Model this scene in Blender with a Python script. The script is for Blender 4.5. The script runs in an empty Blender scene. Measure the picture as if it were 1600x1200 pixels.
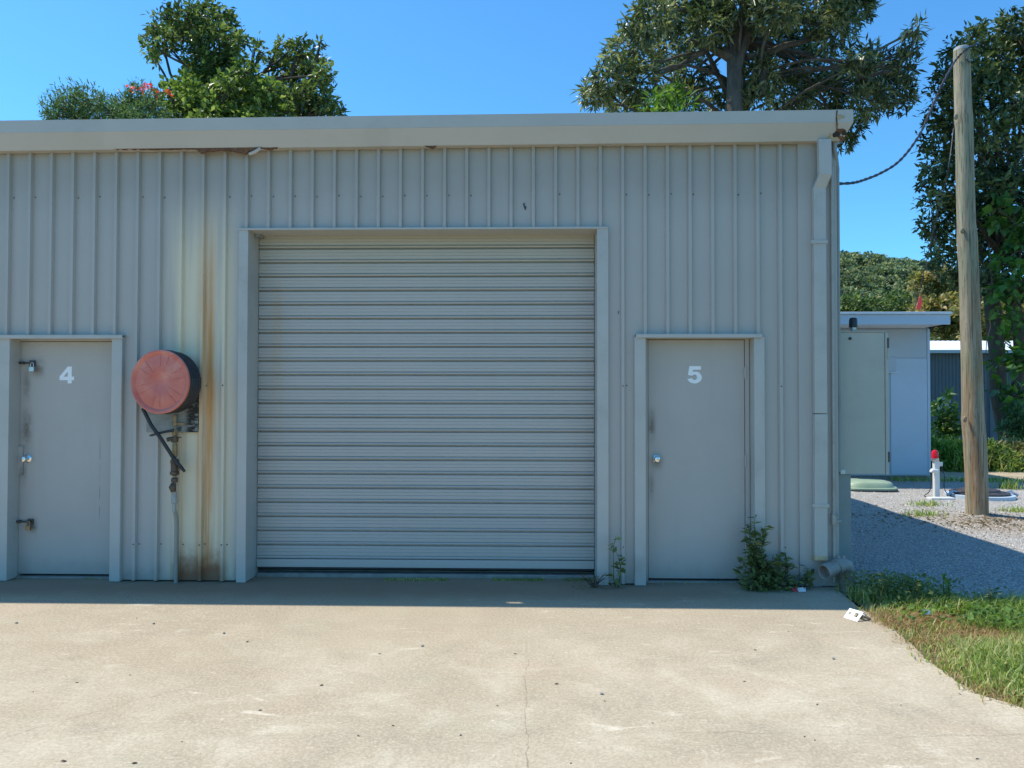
import bpy, bmesh, math, random
import numpy as np
from mathutils import Vector, Matrix, Euler
R = math.radians
S = bpy.context.scene
COL = S.collection
random.seed(5)
# ------------------------------------------------------------------ camera
F, CX, CY = 1186.0, 800.0, 600.0            # focal length in photo pixels, photo centre
CAM = Vector((0.0, -6.4, 1.555))
cd = bpy.data.cameras.new('camera'); cam = bpy.data.objects.new('camera', cd); COL.objects.link(cam)
cam.location = CAM
cam.rotation_euler = (R(91.1), -0.0015, R(1.4))
cd.sensor_fit = 'HORIZONTAL'; cd.sensor_width = 36.0; cd.lens = 36.0 * F / 1600.0
cd.clip_start = 0.05; cd.clip_end = 5000
S.camera = cam
CM = cam.rotation_euler.to_matrix()
# ------------------------------------------------------------------ sky, sun, exposure
SUN = Vector((-0.60, 0.145, 1.0)).normalized()      # towards the sun
w = bpy.data.worlds.new('World'); S.world = w; w.use_nodes = True
nt = w.node_tree; nt.nodes.clear()
sky = nt.nodes.new('ShaderNodeTexSky'); sky.sky_type = 'NISHITA'; sky.sun_disc = False
sky.sun_elevation = math.asin(SUN.z); sky.sun_rotation = math.atan2(SUN.x, SUN.y)
sky.air_density = 1.0; sky.dust_density = 0.3; sky.ozone_density = 3.0; sky.altitude = 0
bg = nt.nodes.new('ShaderNodeBackground'); bg.inputs['Strength'].default_value = 0.15
wo = nt.nodes.new('ShaderNodeOutputWorld')
tint = nt.nodes.new('ShaderNodeMix'); tint.data_type = 'RGBA'; tint.blend_type = 'MULTIPLY'; tint.inputs[0].default_value = 1.0; tint.inputs[7].default_value = (0.44, 0.93, 1.20, 1)
nt.links.new(sky.outputs[0], tint.inputs[6]); nt.links.new(tint.outputs[2], bg.inputs[0]); nt.links.new(bg.outputs[0], wo.inputs[0])
sl = bpy.data.lights.new('sun', 'SUN'); sl.energy = 3.9; sl.angle = R(0.53); sl.color = (1.0, 0.95, 0.86)
so = bpy.data.objects.new('sun', sl); COL.objects.link(so); so.location = (0, 0, 30)
so.rotation_euler = (-SUN).to_track_quat('-Z', 'Y').to_euler()
S.view_settings.view_transform = 'Standard'; S.view_settings.look = 'None'
S.view_settings.exposure = 0.41; S.view_settings.gamma = 1.0; S.view_settings.use_curve_mapping = False
S.render.engine = 'CYCLES'; S.cycles.use_denoising = True
S.cycles.max_bounces = 8; S.cycles.transparent_max_bounces = 16

# ------------------------------------------------------------------ pixel -> place
def ray(px, py):
    return CM @ Vector(((px - CX) / F, -(py - CY) / F, -1.0))
def on_y(px, py, y=0.0):
    d = ray(px, py); return CAM + d * ((y - CAM.y) / d.y)
def on_z(px, py, z=0.0):
    d = ray(px, py); return CAM + d * ((z - CAM.z) / d.z)
def WX(px, py=600, y=0.0): return on_y(px, py, y).x
def WZ(py, px=800, y=0.0): return on_y(px, py, y).z

# ------------------------------------------------------------------ material helpers
class G:
    """a thin wrapper to write node graphs shortly"""
    def __init__(s, name):
        s.m = bpy.data.materials.new(name); s.m.use_nodes = True; s.t = s.m.node_tree
        s.b = s.t.nodes['Principled BSDF']; s.out = s.t.nodes['Material Output']
        s.tc = s.t.nodes.new('ShaderNodeTexCoord'); s.o = s.tc.outputs['Object']
    def put(s, sock, v):
        if isinstance(v, bpy.types.NodeSocket): s.t.links.new(v, sock)
        elif isinstance(v, (tuple, list)) and len(v) == 3 and sock.type == 'RGBA': sock.default_value = (*v, 1)
        else: sock.default_value = v
    def map(s, scale=(1, 1, 1), rot=(0, 0, 0), vec=None):
        n = s.t.nodes.new('ShaderNodeMapping'); n.inputs['Scale'].default_value = scale; n.inputs['Rotation'].default_value = rot
        s.put(n.inputs['Vector'], vec or s.o); return n.outputs[0]
    def noise(s, scale, detail=4, rough=0.55, vec=None, dist=0.0):
        n = s.t.nodes.new('ShaderNodeTexNoise'); n.inputs['Scale'].default_value = scale; n.inputs['Detail'].default_value = detail
        n.inputs['Roughness'].default_value = rough; n.inputs['Distortion'].default_value = dist
        s.put(n.inputs['Vector'], vec or s.o); return n.outputs['Fac']
    def voro(s, scale, vec=None, out='Distance'):
        n = s.t.nodes.new('ShaderNodeTexVoronoi'); n.inputs['Scale'].default_value = scale; s.put(n.inputs['Vector'], vec or s.o); return n.outputs[out]
    def ramp(s, fac, *stops):
        n = s.t.nodes.new('ShaderNodeValToRGB'); e = n.color_ramp.elements
        while len(e) < len(stops): e.new(0.5)
        for q, (p, c) in zip(e, stops):
            q.position = p; q.color = (*c, 1) if isinstance(c, (tuple, list)) else (c, c, c, 1)
        s.put(n.inputs[0], fac); return n.outputs[0]
    def mix(s, fac, a, b, mode='MIX'):
        n = s.t.nodes.new('ShaderNodeMix'); n.data_type = 'RGBA'; n.blend_type = mode
        s.put(n.inputs[0], fac); s.put(n.inputs[6], a); s.put(n.inputs[7], b); return n.outputs[2]
    def ma(s, op, a, b=0.0, c=0.0):
        n = s.t.nodes.new('ShaderNodeMath'); n.operation = op
        for i, v in enumerate((a, b, c)): s.put(n.inputs[i], v)
        return n.outputs[0]
    def sep(s, vec=None):
        n = s.t.nodes.new('ShaderNodeSeparateXYZ'); s.put(n.inputs[0], vec or s.o); return n.outputs
    def sstep(s, v, a, b):
        n = s.t.nodes.new('ShaderNodeMapRange'); n.interpolation_type = 'SMOOTHSTEP'
        s.put(n.inputs[0], v); n.inputs[1].default_value = a; n.inputs[2].default_value = b; return n.outputs[0]
    def band(s, v, c, w):       # 1 at c falling to 0 at c +- w
        return s.sstep(s.ma('ABSOLUTE', s.ma('SUBTRACT', v, c)), w, 0.0)
    def rnd(s):
        return s.t.nodes.new('ShaderNodeNewGeometry').outputs['Random Per Island']
    def bump(s, h, strength=0.3, dist=0.01):
        n = s.t.nodes.new('ShaderNodeBump'); n.inputs['Strength'].default_value = strength; n.inputs['Distance'].default_value = dist
        s.put(n.inputs['Height'], h); s.put(s.b.inputs['Normal'], n.outputs[0])
    def fin(s, col, rough=0.6, metal=0.0, spec=0.5):
        s.put(s.b.inputs['Base Color'], col); s.put(s.b.inputs['Roughness'], rough); s.put(s.b.inputs['Metallic'], metal)
        s.b.inputs['Specular IOR Level'].default_value = spec; return s.m

M = {}
def plain(name, col, rough=0.55, metal=0.0, var=0.12, scale=9.0, dirt=None, dirt_amt=0.35, bump=0.0):
    g = G(name); n = g.noise(scale, 5, 0.6)
    c = g.ramp(n, (0.25, tuple(x * (1 - var) for x in col)), (0.75, tuple(min(1, x * (1 + var)) for x in col)))
    if dirt:
        c = g.mix(g.ma('MULTIPLY', g.sstep(g.noise(scale * 0.45, 6, 0.7), 0.5, 0.75), dirt_amt), c, dirt)
    if bump: g.bump(g.noise(scale * 6, 4), 0.4, bump)
    M[name] = g.fin(c, g.ramp(n, (0.2, rough * 0.85), (0.8, min(1, rough * 1.15))), metal); return M[name]

def wall_material():
    g = G('painted_steel'); X, Y, Z = g.sep()
    big = g.noise(0.9, 5, 0.6); streak = g.noise(1.0, 6, 0.65, g.map((22, 22, 0.5)))
    fine = g.noise(60, 3, 0.6)
    base = g.ramp(big, (0.3, (0.43, 0.40, 0.355)), (0.7, (0.475, 0.44, 0.39)))
    base = g.mix(g.ma('MULTIPLY', g.sstep(streak, 0.5, 0.8), 0.16), base, (0.33, 0.31, 0.265))
    base = g.mix(g.ma('MULTIPLY', g.sstep(fine, 0.45, 0.7), 0.07), base, (0.5, 0.52, 0.5))
    # wash-down below the broken gutter: pale cream film, orange runs, brown rust at the foot
    xc = WX(322, 500)
    film = g.ma('MULTIPLY', g.sstep(g.ma('ABSOLUTE', g.ma('SUBTRACT', X, WX(314, 560))), 0.38, 0.16), g.sstep(g.noise(1.0, 5, 0.6, g.map((8, 8, 0.3))), 0.22, 0.52))
    base = g.mix(g.ma('MULTIPLY', g.ma('MULTIPLY', film, g.sstep(Z, 3.5, 2.6)), 0.95), base, (0.76, 0.65, 0.45))
    wob = g.ma('MULTIPLY', g.ma('SUBTRACT', g.noise(1.3, 3), 0.5), 0.03)
    for px, wd, amt, z0, z1 in ((329, 0.06, 1.0, 0.1, 3.3), (321, 0.11, 0.6, 0.0, 3.5), (283, 0.06, 0.45, 0.0, 2.4), (346, 0.04, 0.25, 0.0, 2.0), (378, 0.045, 0.3, 0.0, 1.2), (312, 0.03, 0.3, 0.0, 2.2)):
        m = g.band(g.ma('ADD', X, wob), WX(px, 560), wd)
        m = g.ma('MULTIPLY', m, g.sstep(Z, z1, z1 - 1.3))
        m = g.ma('MULTIPLY', m, g.ma('MULTIPLY', g.sstep(g.noise(1.0, 5, 0.7, g.map((30, 30, 0.8))), 0.25, 0.6), amt))
        base = g.mix(m, base, (0.56, 0.26, 0.07))
    foot = g.ma('MULTIPLY', g.sstep(g.ma('ADD', Z, g.ma('MULTIPLY', g.noise(14, 4), 0.22)), 0.46, 0.16), g.sstep(g.ma('ABSOLUTE', g.ma('SUBTRACT', X, WX(311, 880))), 0.27, 0.16))
    base = g.mix(g.ma('MULTIPLY', foot, 0.9), base, (0.23, 0.068, 0.015))
    foot2 = g.ma('MULTIPLY', g.sstep(g.ma('ADD', Z, g.ma('MULTIPLY', g.noise(20, 4), 0.25)), 0.42, 0.1), g.band(X, WX(376, 880), 0.085))
    base = g.mix(g.ma('MULTIPLY', foot2, 0.8), base, (0.30, 0.14, 0.045))
    # splash dirt along the foot of the wall, warm shade under the gutter painted into the colour
    splash = g.sstep(g.ma('ADD', Z, g.ma('MULTIPLY', g.noise(9, 5), 0.35)), 0.36, 0.08)
    base = g.mix(g.ma('MULTIPLY', splash, 0.45), base, (0.16, 0.145, 0.115))
    eave_shade = g.sstep(g.ma('ADD', Z, g.ma('MULTIPLY', g.noise(4, 5), 0.3)), 3.2, 3.65)
    base = g.mix(g.ma('MULTIPLY', eave_shade, 0.5), base, (0.33, 0.30, 0.235))
    g.bump(g.noise(5, 3, 0.5, g.map((1, 1, 0.35))), 0.12, 0.01)
    M['wall'] = g.fin(base, g.ramp(big, (0.3, 0.42), (0.7, 0.55)), 0.0, 0.4)
wall_material()

def shutter_material():
    g = G('shutter_steel'); tc = g.tc
    geo = g.t.nodes.new('ShaderNodeNewGeometry'); X, Y, Z = g.sep(geo.outputs['Position'])
    big = g.noise(0.7, 5, 0.6, geo.outputs['Position'])
    base = g.ramp(big, (0.3, (0.45, 0.42, 0.375)), (0.7, (0.49, 0.458, 0.41)))
    st = g.noise(1.0, 5, 0.65, g.map((16, 16, 0.6), vec=geo.outputs['Position']))
    base = g.mix(g.ma('MULTIPLY', g.sstep(st, 0.5, 0.8), 0.15), base, (0.36, 0.34, 0.29))
    run = g.ma('MULTIPLY', g.band(X, WX(433, 560, .22), 0.075), g.sstep(g.noise(1.0, 4, 0.6, g.map((18, 18, 0.9), vec=geo.outputs['Position'])), 0.3, 0.7))
    run = g.ma('MULTIPLY', run, g.ma('MULTIPLY', g.sstep(Z, 0.9, 1.9), g.sstep(Z, 2.75, 2.3)))
    base = g.mix(g.ma('MULTIPLY', run, 0.55), base, (0.50, 0.33, 0.15))
    top = g.sstep(Z, 2.35, 2.9)
    base = g.mix(g.ma('MULTIPLY', top, 0.6), base, (0.46, 0.43, 0.34))
    M['shutter'] = g.fin(base, 0.42, 0.0, 0.45)
shutter_material()

def door_material(name, stains):
    g = G(name); geo = g.t.nodes.new('ShaderNodeNewGeometry'); P = geo.outputs['Position']; X, Y, Z = g.sep(P)
    n = g.noise(1.6, 6, 0.65, P)
    base = g.ramp(n, (0.3, (0.435, 0.398, 0.35)), (0.7, (0.475, 0.435, 0.383)))
    base = g.mix(g.ma('MULTIPLY', g.sstep(g.noise(1.0, 5, 0.7, g.map((10, 10, 0.6), vec=P)), 0.52, 0.8), 0.3), base, (0.35, 0.325, 0.28))
    for px, py, wx, wz, amt in stains:
        p = on_y(px, py, .1)
        m = g.ma('MULTIPLY', g.band(X, p.x, wx), g.band(Z, p.z, wz))
        m = g.ma('MULTIPLY', m, g.sstep(g.noise(11, 5, 0.7, P), 0.25, 0.6))
        base = g.mix(g.ma('MULTIPLY', m, amt), base, (0.11, 0.085, 0.055))
    base = g.mix(g.ma('MULTIPLY', g.sstep(g.ma('ADD', Z, g.ma('MULTIPLY', g.noise(9, 5, 0.6, P), 0.3)), 0.36, 0.1), 0.35), base, (0.17, 0.165, 0.14))
    if name == 'door_paint_a':
        ln = g.ma('MULTIPLY', g.band(g.ma('ADD', X, g.ma('MULTIPLY', g.ma('SUBTRACT', g.noise(6, 3, 0.5, P), 0.5), 0.012)), WX(156, 740, .1), 0.0045), g.ma('MULTIPLY', g.sstep(Z, .42, .6), g.sstep(Z, 1.35, 1.1)))
        base = g.mix(g.ma('MULTIPLY', g.ma('MULTIPLY', ln, g.sstep(g.noise(8, 4, 0.6, P), .42, .55)), 0.8), base, (0.12, 0.11, 0.10))
    g.bump(g.noise(2.5, 2, 0.5, P), 0.08, 0.02)
    M[name] = g.fin(base, 0.5, 0.0, 0.4)
door_material('door_paint_a', ((60, 575, 0.09, 0.12, 0.75), (42, 600, 0.06, 0.22, 0.5), (42, 670, 0.075, 0.26, 0.75), (36, 740, 0.05, 0.15, 0.6), (50, 820, 0.07, 0.1, 0.8)))
door_material('door_paint_b', ((1018, 665, 0.05, 0.2, 0.75), (1026, 722, 0.08, 0.1, 0.6), (1018, 760, 0.04, 0.2, 0.4)))

def concrete_material():
    g = G('concrete'); X, Y, Z = g.sep()
    big = g.noise(0.55, 6, 0.6); mid = g.noise(2.6, 7, 0.65, None, 0.4); fine = g.noise(62, 5, 0.75); spk = g.noise(130, 3, 0.7); gr2 = g.noise(27, 6, 0.8)
    c = g.ramp(big, (0.3, (0.40, 0.32, 0.215)), (0.5, (0.46, 0.378, 0.26)), (0.72, (0.53, 0.445, 0.315)))
    c = g.mix(g.ma('MULTIPLY', g.sstep(mid, 0.46, 0.68), 0.75), c, (0.59, 0.505, 0.365))
    c = g.mix(g.ma('MULTIPLY', g.sstep(mid, 0.48, 0.28), 0.7), c, (0.33, 0.275, 0.195))
    c = g.mix(g.ma('MULTIPLY', g.sstep(gr2, 0.50, 0.34), 0.32), c, (0.30, 0.25, 0.175))
    c = g.mix(g.ma('MULTIPLY', g.sstep(gr2, 0.55, 0.70), 0.6), c, (0.78, 0.68, 0.51))
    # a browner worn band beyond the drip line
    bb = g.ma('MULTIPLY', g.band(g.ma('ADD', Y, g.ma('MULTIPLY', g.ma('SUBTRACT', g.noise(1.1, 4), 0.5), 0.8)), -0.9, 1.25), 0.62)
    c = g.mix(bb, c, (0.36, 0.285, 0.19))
    tone = g.noise(0.9, 4, 0.6, g.map((1, 1.6, 1), (0, 0, .4)))
    c = g.mix(g.ma('MULTIPLY', g.sstep(tone, 0.54, 0.70), 0.28), c, (0.52, 0.36, 0.25)); c = g.mix(g.ma('MULTIPLY', g.sstep(tone, 0.45, 0.30), 0.30), c, (0.42, 0.41, 0.28))
    sc2 = g.noise(1.0, 6, 0.7, g.map((7.0, 26.0, 1), (0, 0, -.25)), 2.2)
    c = g.mix(g.ma('MULTIPLY', g.ma('MULTIPLY', g.sstep(sc2, 0.62, 0.70), g.sstep(g.noise(1.3, 3), 0.44, 0.6)), 0.8), c, (0.84, 0.76, 0.60))
    st1 = g.sstep(g.noise(0.42, 5, 0.65, g.map((1, 1.5, 1), (0, 0, 2.1)), 0.8), 0.50, 0.62)
    c = g.mix(g.ma('MULTIPLY', st1, 0.38), c, (0.37, 0.285, 0.18))
    # worn scrapes running across
    scr = g.noise(1.0, 7, 0.75, g.map((3.0, 11.0, 1), (0, 0, 0.18)), 1.2)
    c = g.mix(g.ma('MULTIPLY', g.ma('MULTIPLY', g.sstep(scr, 0.56, 0.72), g.sstep(g.noise(0.8, 3), 0.38, 0.58)), 0.85), c, (0.76, 0.67, 0.51))
    c = g.mix(g.ma('MULTIPLY', g.sstep(fine, 0.46, 0.66), 0.45), c, (0.69, 0.59, 0.425))
    c = g.mix(g.ma('MULTIPLY', g.sstep(fine, 0.50, 0.34), 0.42), c, (0.29, 0.242, 0.172))
    c = g.mix(g.ma('MULTIPLY', g.sstep(spk, 0.62, 0.75), 0.5), c, (0.80, 0.74, 0.62))
    c = g.mix(g.ma('MULTIPLY', g.sstep(spk, 0.36, 0.27), 0.6), c, (0.15, 0.13, 0.10))
    warm = g.sstep(g.noise(0.35, 3, 0.5, g.map((1, 1, 1), (0, 0, 1.0))), 0.5, 0.68)
    c = g.mix(g.ma('MULTIPLY', warm, 0.25), c, (0.46, 0.36, 0.235))
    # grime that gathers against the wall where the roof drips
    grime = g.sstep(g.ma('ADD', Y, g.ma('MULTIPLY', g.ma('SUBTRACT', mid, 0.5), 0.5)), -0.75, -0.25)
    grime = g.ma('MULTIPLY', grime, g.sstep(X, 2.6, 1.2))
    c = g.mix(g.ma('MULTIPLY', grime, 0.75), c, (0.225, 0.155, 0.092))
    # cracks
    wn = g.ma('MULTIPLY', g.ma('SUBTRACT', g.noise(5, 6, 0.65), 0.5), 0.10)
    wn2 = g.ma('MULTIPLY', g.ma('SUBTRACT', g.noise(0.8, 2, 0.5), 0.5), 0.25)
    wob = g.ma('ADD', wn, wn2)
    pa = on_z(1300, 1146); pb = on_z(822, 1050); pc = on_z(60, 1140)
    k1 = g.ma('MULTIPLY', g.band(g.ma('ADD', Y, wob), pa.y, 0.0055), g.sstep(X, 0.3, 0.9))
    k2 = g.ma('MULTIPLY', g.band(g.ma('ADD', X, wob), pb.x, 0.0045), g.sstep(Y, -1.7, -2.0))
    dg = g.ma('ADD', g.ma('MULTIPLY', X, -0.75), g.ma('MULTIPLY', Y, 0.66))
    k3 = g.ma('MULTIPLY', g.band(g.ma('ADD', dg, wob), -0.75 * pc.x + 0.66 * pc.y, 0.006), g.sstep(X, -1.6, -2.0))
    ck = g.ma('MULTIPLY', g.ma('MAXIMUM', k1, g.ma('MAXIMUM', k2, k3)), g.sstep(g.noise(7, 4), 0.3, 0.5))
    c = g.mix(g.ma('MULTIPLY', ck, 0.3), c, (0.12, 0.10, 0.075))
    h = g.ma('SUBTRACT', g.ma('ADD', g.ma('MULTIPLY', fine, 0.6), g.ma('MULTIPLY', spk, 0.4)), ck)
    g.bump(h, 0.45, 0.006)
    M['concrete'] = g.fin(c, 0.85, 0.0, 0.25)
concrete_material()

def gravel_material():
    g = G('gravel'); v = g.voro(62); v2 = g.voro(62, None, 'Color'); n = g.noise(0.8, 5, 0.6); f = g.noise(24, 5, 0.7)
    bw = g.t.nodes.new('ShaderNodeRGBToBW'); g.put(bw.inputs[0], v2)
    c = g.ramp(bw.outputs[0], (0.15, (0.31, 0.285, 0.25)), (0.5, (0.46, 0.425, 0.375)), (0.85, (0.64, 0.595, 0.53)))
    c = g.mix(g.ma('MULTIPLY', g.sstep(v, 0.35, 0.75), 0.6), c, (0.13, 0.135, 0.13))
    c = g.mix(g.ma('MULTIPLY', g.sstep(n, 0.52, 0.72), 0.45), c, (0.30, 0.27, 0.215))
    c = g.mix(g.ma('MULTIPLY', g.sstep(f, 0.6, 0.75), 0.55), c, (0.155, 0.12, 0.08))
    po = on_z(1527, 808); X, Y, Z = g.sep()
    dx = g.ma('SUBTRACT', X, po.x + 0.1); dy = g.ma('SUBTRACT', Y, po.y - 0.5)
    d = g.ma('SQRT', g.ma('ADD', g.ma('MULTIPLY', dx, dx), g.ma('MULTIPLY', dy, g.ma('MULTIPLY', dy, 1.6))))
    soil = g.sstep(g.ma('ADD', d, g.ma('MULTIPLY', g.ma('SUBTRACT', g.noise(3, 5), 0.5), 1.6)), 1.25, 0.35)
    c = g.mix(g.ma('MULTIPLY', soil, g.ma('MULTIPLY', g.sstep(f, 0.38, 0.55), 0.85)), c, (0.34, 0.255, 0.165))
    g.bump(g.ma('SUBTRACT', 1.0, v), 0.8, 0.012)
    M['gravel'] = g.fin(c, 0.9, 0.0, 0.2)
gravel_material()

def earth(name, stops, scale=3.0, bump=0.02):
    g = G(name); a = g.noise(scale, 7, 0.7); b = g.noise(scale * 14, 4, 0.7)
    c = g.ramp(a, *stops); c = g.mix(g.ma('MULTIPLY', g.sstep(b, 0.4, 0.7), 0.35), c, stops[-1][1])
    g.bump(b, 0.5, bump); M[name] = g.fin(c, 0.95, 0.0, 0.1)
earth('lawn_soil', ((0.3, (0.05, 0.07, 0.022)), (0.55, (0.085, 0.11, 0.035)), (0.75, (0.19, 0.155, 0.085))), 0.8)
earth('verge_soil', ((0.3, (0.10, 0.085, 0.05)), (0.5, (0.18, 0.14, 0.08)), (0.75, (0.28, 0.225, 0.14))), 5)
earth('dirt', ((0.3, (0.34, 0.26, 0.165)), (0.55, (0.46, 0.37, 0.25)), (0.75, (0.53, 0.45, 0.32))), 2)
earth('hill_soil', ((0.3, (0.025, 0.045, 0.015)), (0.6, (0.05, 0.075, 0.022)), (0.8, (0.09, 0.10, 0.035))), 0.08, 0.6)

def leaf(name, cols, trans=0.35, rough=0.45, spec=0.45, drift=1.1):
    g = G(name); r = g.rnd(); k = len(cols)
    up = 1.9
    c = g.ramp(g.ma('ADD', g.ma('MULTIPLY', r, 0.62), g.ma('MULTIPLY', g.sstep(g.noise(drift, 2), 0.3, 0.7), 0.38)), *[(0.16 + 0.66 * (i + 0.5) / k, tuple(x * up for x in q)) for i, q in enumerate(cols)])
    g.fin(c, rough, 0, spec)
    tr = g.t.nodes.new('ShaderNodeBsdfTranslucent'); g.put(tr.inputs[0], g.mix(0.5, c, g.mix(1.0, c, (1.6, 1.7, 0.6), 'MULTIPLY')))
    mx = g.t.nodes.new('ShaderNodeMixShader'); mx.inputs[0].default_value = trans
    g.t.links.new(g.b.outputs[0], mx.inputs[1]); g.t.links.new(tr.outputs[0], mx.inputs[2]); g.t.links.new(mx.outputs[0], g.out.inputs[0])
    M[name] = g.m
leaf('leaf_mango', ((0.018, 0.03, 0.011), (0.034, 0.05, 0.018), (0.062, 0.08, 0.03), (0.115, 0.13, 0.055), (0.19, 0.195, 0.10)), 0.35, 0.34, 0.8, 0.7)
leaf('leaf_tall', ((0.022, 0.036, 0.013), (0.042, 0.066, 0.02), (0.075, 0.11, 0.032), (0.13, 0.165, 0.055)), 0.35, 0.4)
leaf('leaf_bright', ((0.03, 0.052, 0.012), (0.055, 0.09, 0.019), (0.10, 0.145, 0.032), (0.16, 0.20, 0.055)), 0.42, 0.42)
leaf('leaf_lime', ((0.045, 0.09, 0.014), (0.07, 0.13, 0.02), (0.095, 0.16, 0.026)), 0.45, 0.42)
leaf('leaf_feather', ((0.035, 0.068, 0.026), (0.055, 0.095, 0.036), (0.08, 0.125, 0.045)), 0.35, 0.5)
leaf('leaf_dark', ((0.014, 0.026, 0.010), (0.026, 0.044, 0.016), (0.052, 0.076, 0.028), (0.11, 0.135, 0.055)), 0.25, 0.4)
leaf('leaf_vine', ((0.022, 0.055, 0.012), (0.035, 0.085, 0.016), (0.06, 0.125, 0.022)), 0.35, 0.38)
leaf('leaf_olive', ((0.06, 0.065, 0.02), (0.11, 0.115, 0.035), (0.20, 0.175, 0.07), (0.28, 0.21, 0.10)), 0.35, 0.55)
leaf('leaf_weed', ((0.05, 0.066, 0.022), (0.085, 0.105, 0.034), (0.135, 0.155, 0.055)), 0.35, 0.5)
leaf('leaf_weed_dry', ((0.10, 0.07, 0.035), (0.14, 0.10, 0.05), (0.07, 0.05, 0.025)), 0.2, 0.7)
leaf('grass_mix', ((0.07, 0.115, 0.02), (0.11, 0.17, 0.03), (0.155, 0.215, 0.042), (0.20, 0.24, 0.065), (0.31, 0.28, 0.13)), 0.4, 0.5)
leaf('grass_dry', ((0.24, 0.15, 0.065), (0.31, 0.205, 0.095), (0.19, 0.11, 0.05), (0.15, 0.14, 0.05)), 0.3, 0.7)
leaf('leaf_clover', ((0.055, 0.10, 0.02), (0.09, 0.15, 0.028), (0.13, 0.195, 0.042)), 0.4, 0.45)
leaf('petal_red', ((0.42, 0.035, 0.015), (0.5, 0.06, 0.025), (0.38, 0.02, 0.02)), 0.35, 0.5)
leaf('hill_leaf', ((0.024, 0.042, 0.03), (0.045, 0.07, 0.046), (0.085, 0.12, 0.068), (0.14, 0.175, 0.09), (0.21, 0.21, 0.105)), 0.3, 0.6, 0.25, 0.3)
def bark(name, a, b, sc=6.0):
    g = G(name); n = g.noise(sc, 7, 0.7, g.map((1, 1, 0.25))); c = g.ramp(n, (0.3, a), (0.7, b)); g.bump(n, 0.8, 0.03); M[name] = g.fin(c, 0.9, 0, 0.15)
bark('bark_grey', (0.055, 0.045, 0.036), (0.16, 0.14, 0.115)); bark('bark_brown', (0.06, 0.045, 0.032), (0.15, 0.115, 0.085)); bark('stem_green', (0.07, 0.09, 0.03), (0.14, 0.13, 0.06), 20)

def pole_material():
    g = G('treated_pole'); X, Y, Z = g.sep()
    gr = g.noise(1.0, 6, 0.7, g.map((26, 26, 0.9))); big = g.noise(1.1, 5, 0.6); fine = g.noise(1.0, 4, 0.7, g.map((80, 80, 2.5)))
    c = g.ramp(gr, (0.3, (0.19, 0.15, 0.095)), (0.5, (0.36, 0.295, 0.20)), (0.7, (0.52, 0.43, 0.30)))
    c = g.mix(g.ma('MULTIPLY', g.sstep(big, 0.42, 0.60), 0.55), c, (0.24, 0.25, 0.15))
    org = g.ma('MULTIPLY', g.sstep(g.noise(1.0, 5, 0.65, g.map((9, 9, 1.1), (0, 0, 1))), 0.47, 0.62), g.sstep(Z, 5.0, 1.5))
    c = g.mix(g.ma('MULTIPLY', org, 0.6), c, (0.36, 0.17, 0.07))
    c = g.mix(g.ma('MULTIPLY', g.sstep(fine, 0.50, 0.36), 0.75), c, (0.055, 0.045, 0.03))
    g.bump(g.ma('ADD', gr, g.ma('MULTIPLY', fine, 0.5)), 0.6, 0.012); M['pole'] = g.fin(c, 0.85, 0, 0.2)
pole_material()
def reel_material():
    g = G('faded_red'); n = g.noise(7, 6, 0.65); 
    c = g.ramp(n, (0.3, (0.58, 0.125, 0.085)), (0.55, (0.64, 0.18, 0.125)), (0.72, (0.68, 0.25, 0.18)))
    c = g.mix(g.ma('MULTIPLY', g.sstep(g.noise(3.0, 5, 0.7), 0.52, 0.66), 0.55), c, (0.72, 0.34, 0.26))
    c = g.mix(g.ma('MULTIPLY', g.sstep(g.noise(22, 5, 0.7), 0.6, 0.75), 0.4), c, (0.42, 0.11, 0.06))
    M['red'] = g.fin(c, g.ramp(n, (0.3, 0.28), (0.7, 0.5)), 0, 0.5)
reel_material()
def board_material():
    g = G('dirty_board'); n = g.noise(1.0, 6, 0.7, g.map((8, 8, 22))); X, Y, Z = g.sep(g.t.nodes.new('ShaderNodeNewGeometry').outputs['Position'])
    c = g.ramp(n, (0.3, (0.22, 0.215, 0.19)), (0.7, (0.34, 0.335, 0.30)))
    k = g.ma('MULTIPLY', g.sstep(X, WX(288, 655), WX(300, 655)), g.sstep(g.noise(1.0, 5, 0.7, g.map((14, 14, 40))), 0.62, 0.42))
    c = g.mix(k, c, (0.02, 0.02, 0.018)); M['board'] = g.fin(c, 0.8)
board_material()
plain('trim', (0.48, 0.455, 0.405), 0.45, 0, 0.06, 4, (0.27, 0.25, 0.2), 0.35)
plain('gutter', (0.51, 0.465, 0.395), 0.4, 0, 0.05, 2.5, (0.34, 0.31, 0.25), 0.3)
plain('roof_sheet', (0.60, 0.62, 0.62), 0.35, 0.0, 0.05, 3)
plain('rust', (0.17, 0.075, 0.032), 0.9, 0, 0.5, 30, (0.34, 0.19, 0.09), 0.6, 0.004)
plain('cream_stain', (0.46, 0.36, 0.21), 0.8, 0, 0.35, 18, (0.22, 0.12, 0.055), 0.7)
plain('screw_head', (0.16, 0.15, 0.135), 0.6, 0.3, 0.3, 30)
plain('zinc', (0.55, 0.56, 0.57), 0.32, 0.9, 0.15, 20)
plain('chrome', (0.78, 0.76, 0.72), 0.16, 1.0, 0.06, 12)
plain('dark_metal', (0.10, 0.095, 0.09), 0.45, 0.7, 0.3, 25, (0.14, 0.07, 0.035), 0.5)
plain('brass', (0.33, 0.225, 0.115), 0.5, 0.7, 0.3, 28, (0.12, 0.09, 0.06), 0.6)
plain('bronze', (0.13, 0.095, 0.065), 0.55, 0.6, 0.3, 28, (0.05, 0.04, 0.035), 0.6)
plain('galv_pipe', (0.38, 0.37, 0.33), 0.55, 0.2, 0.12, 14, (0.24, 0.19, 0.13), 0.5)
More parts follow.
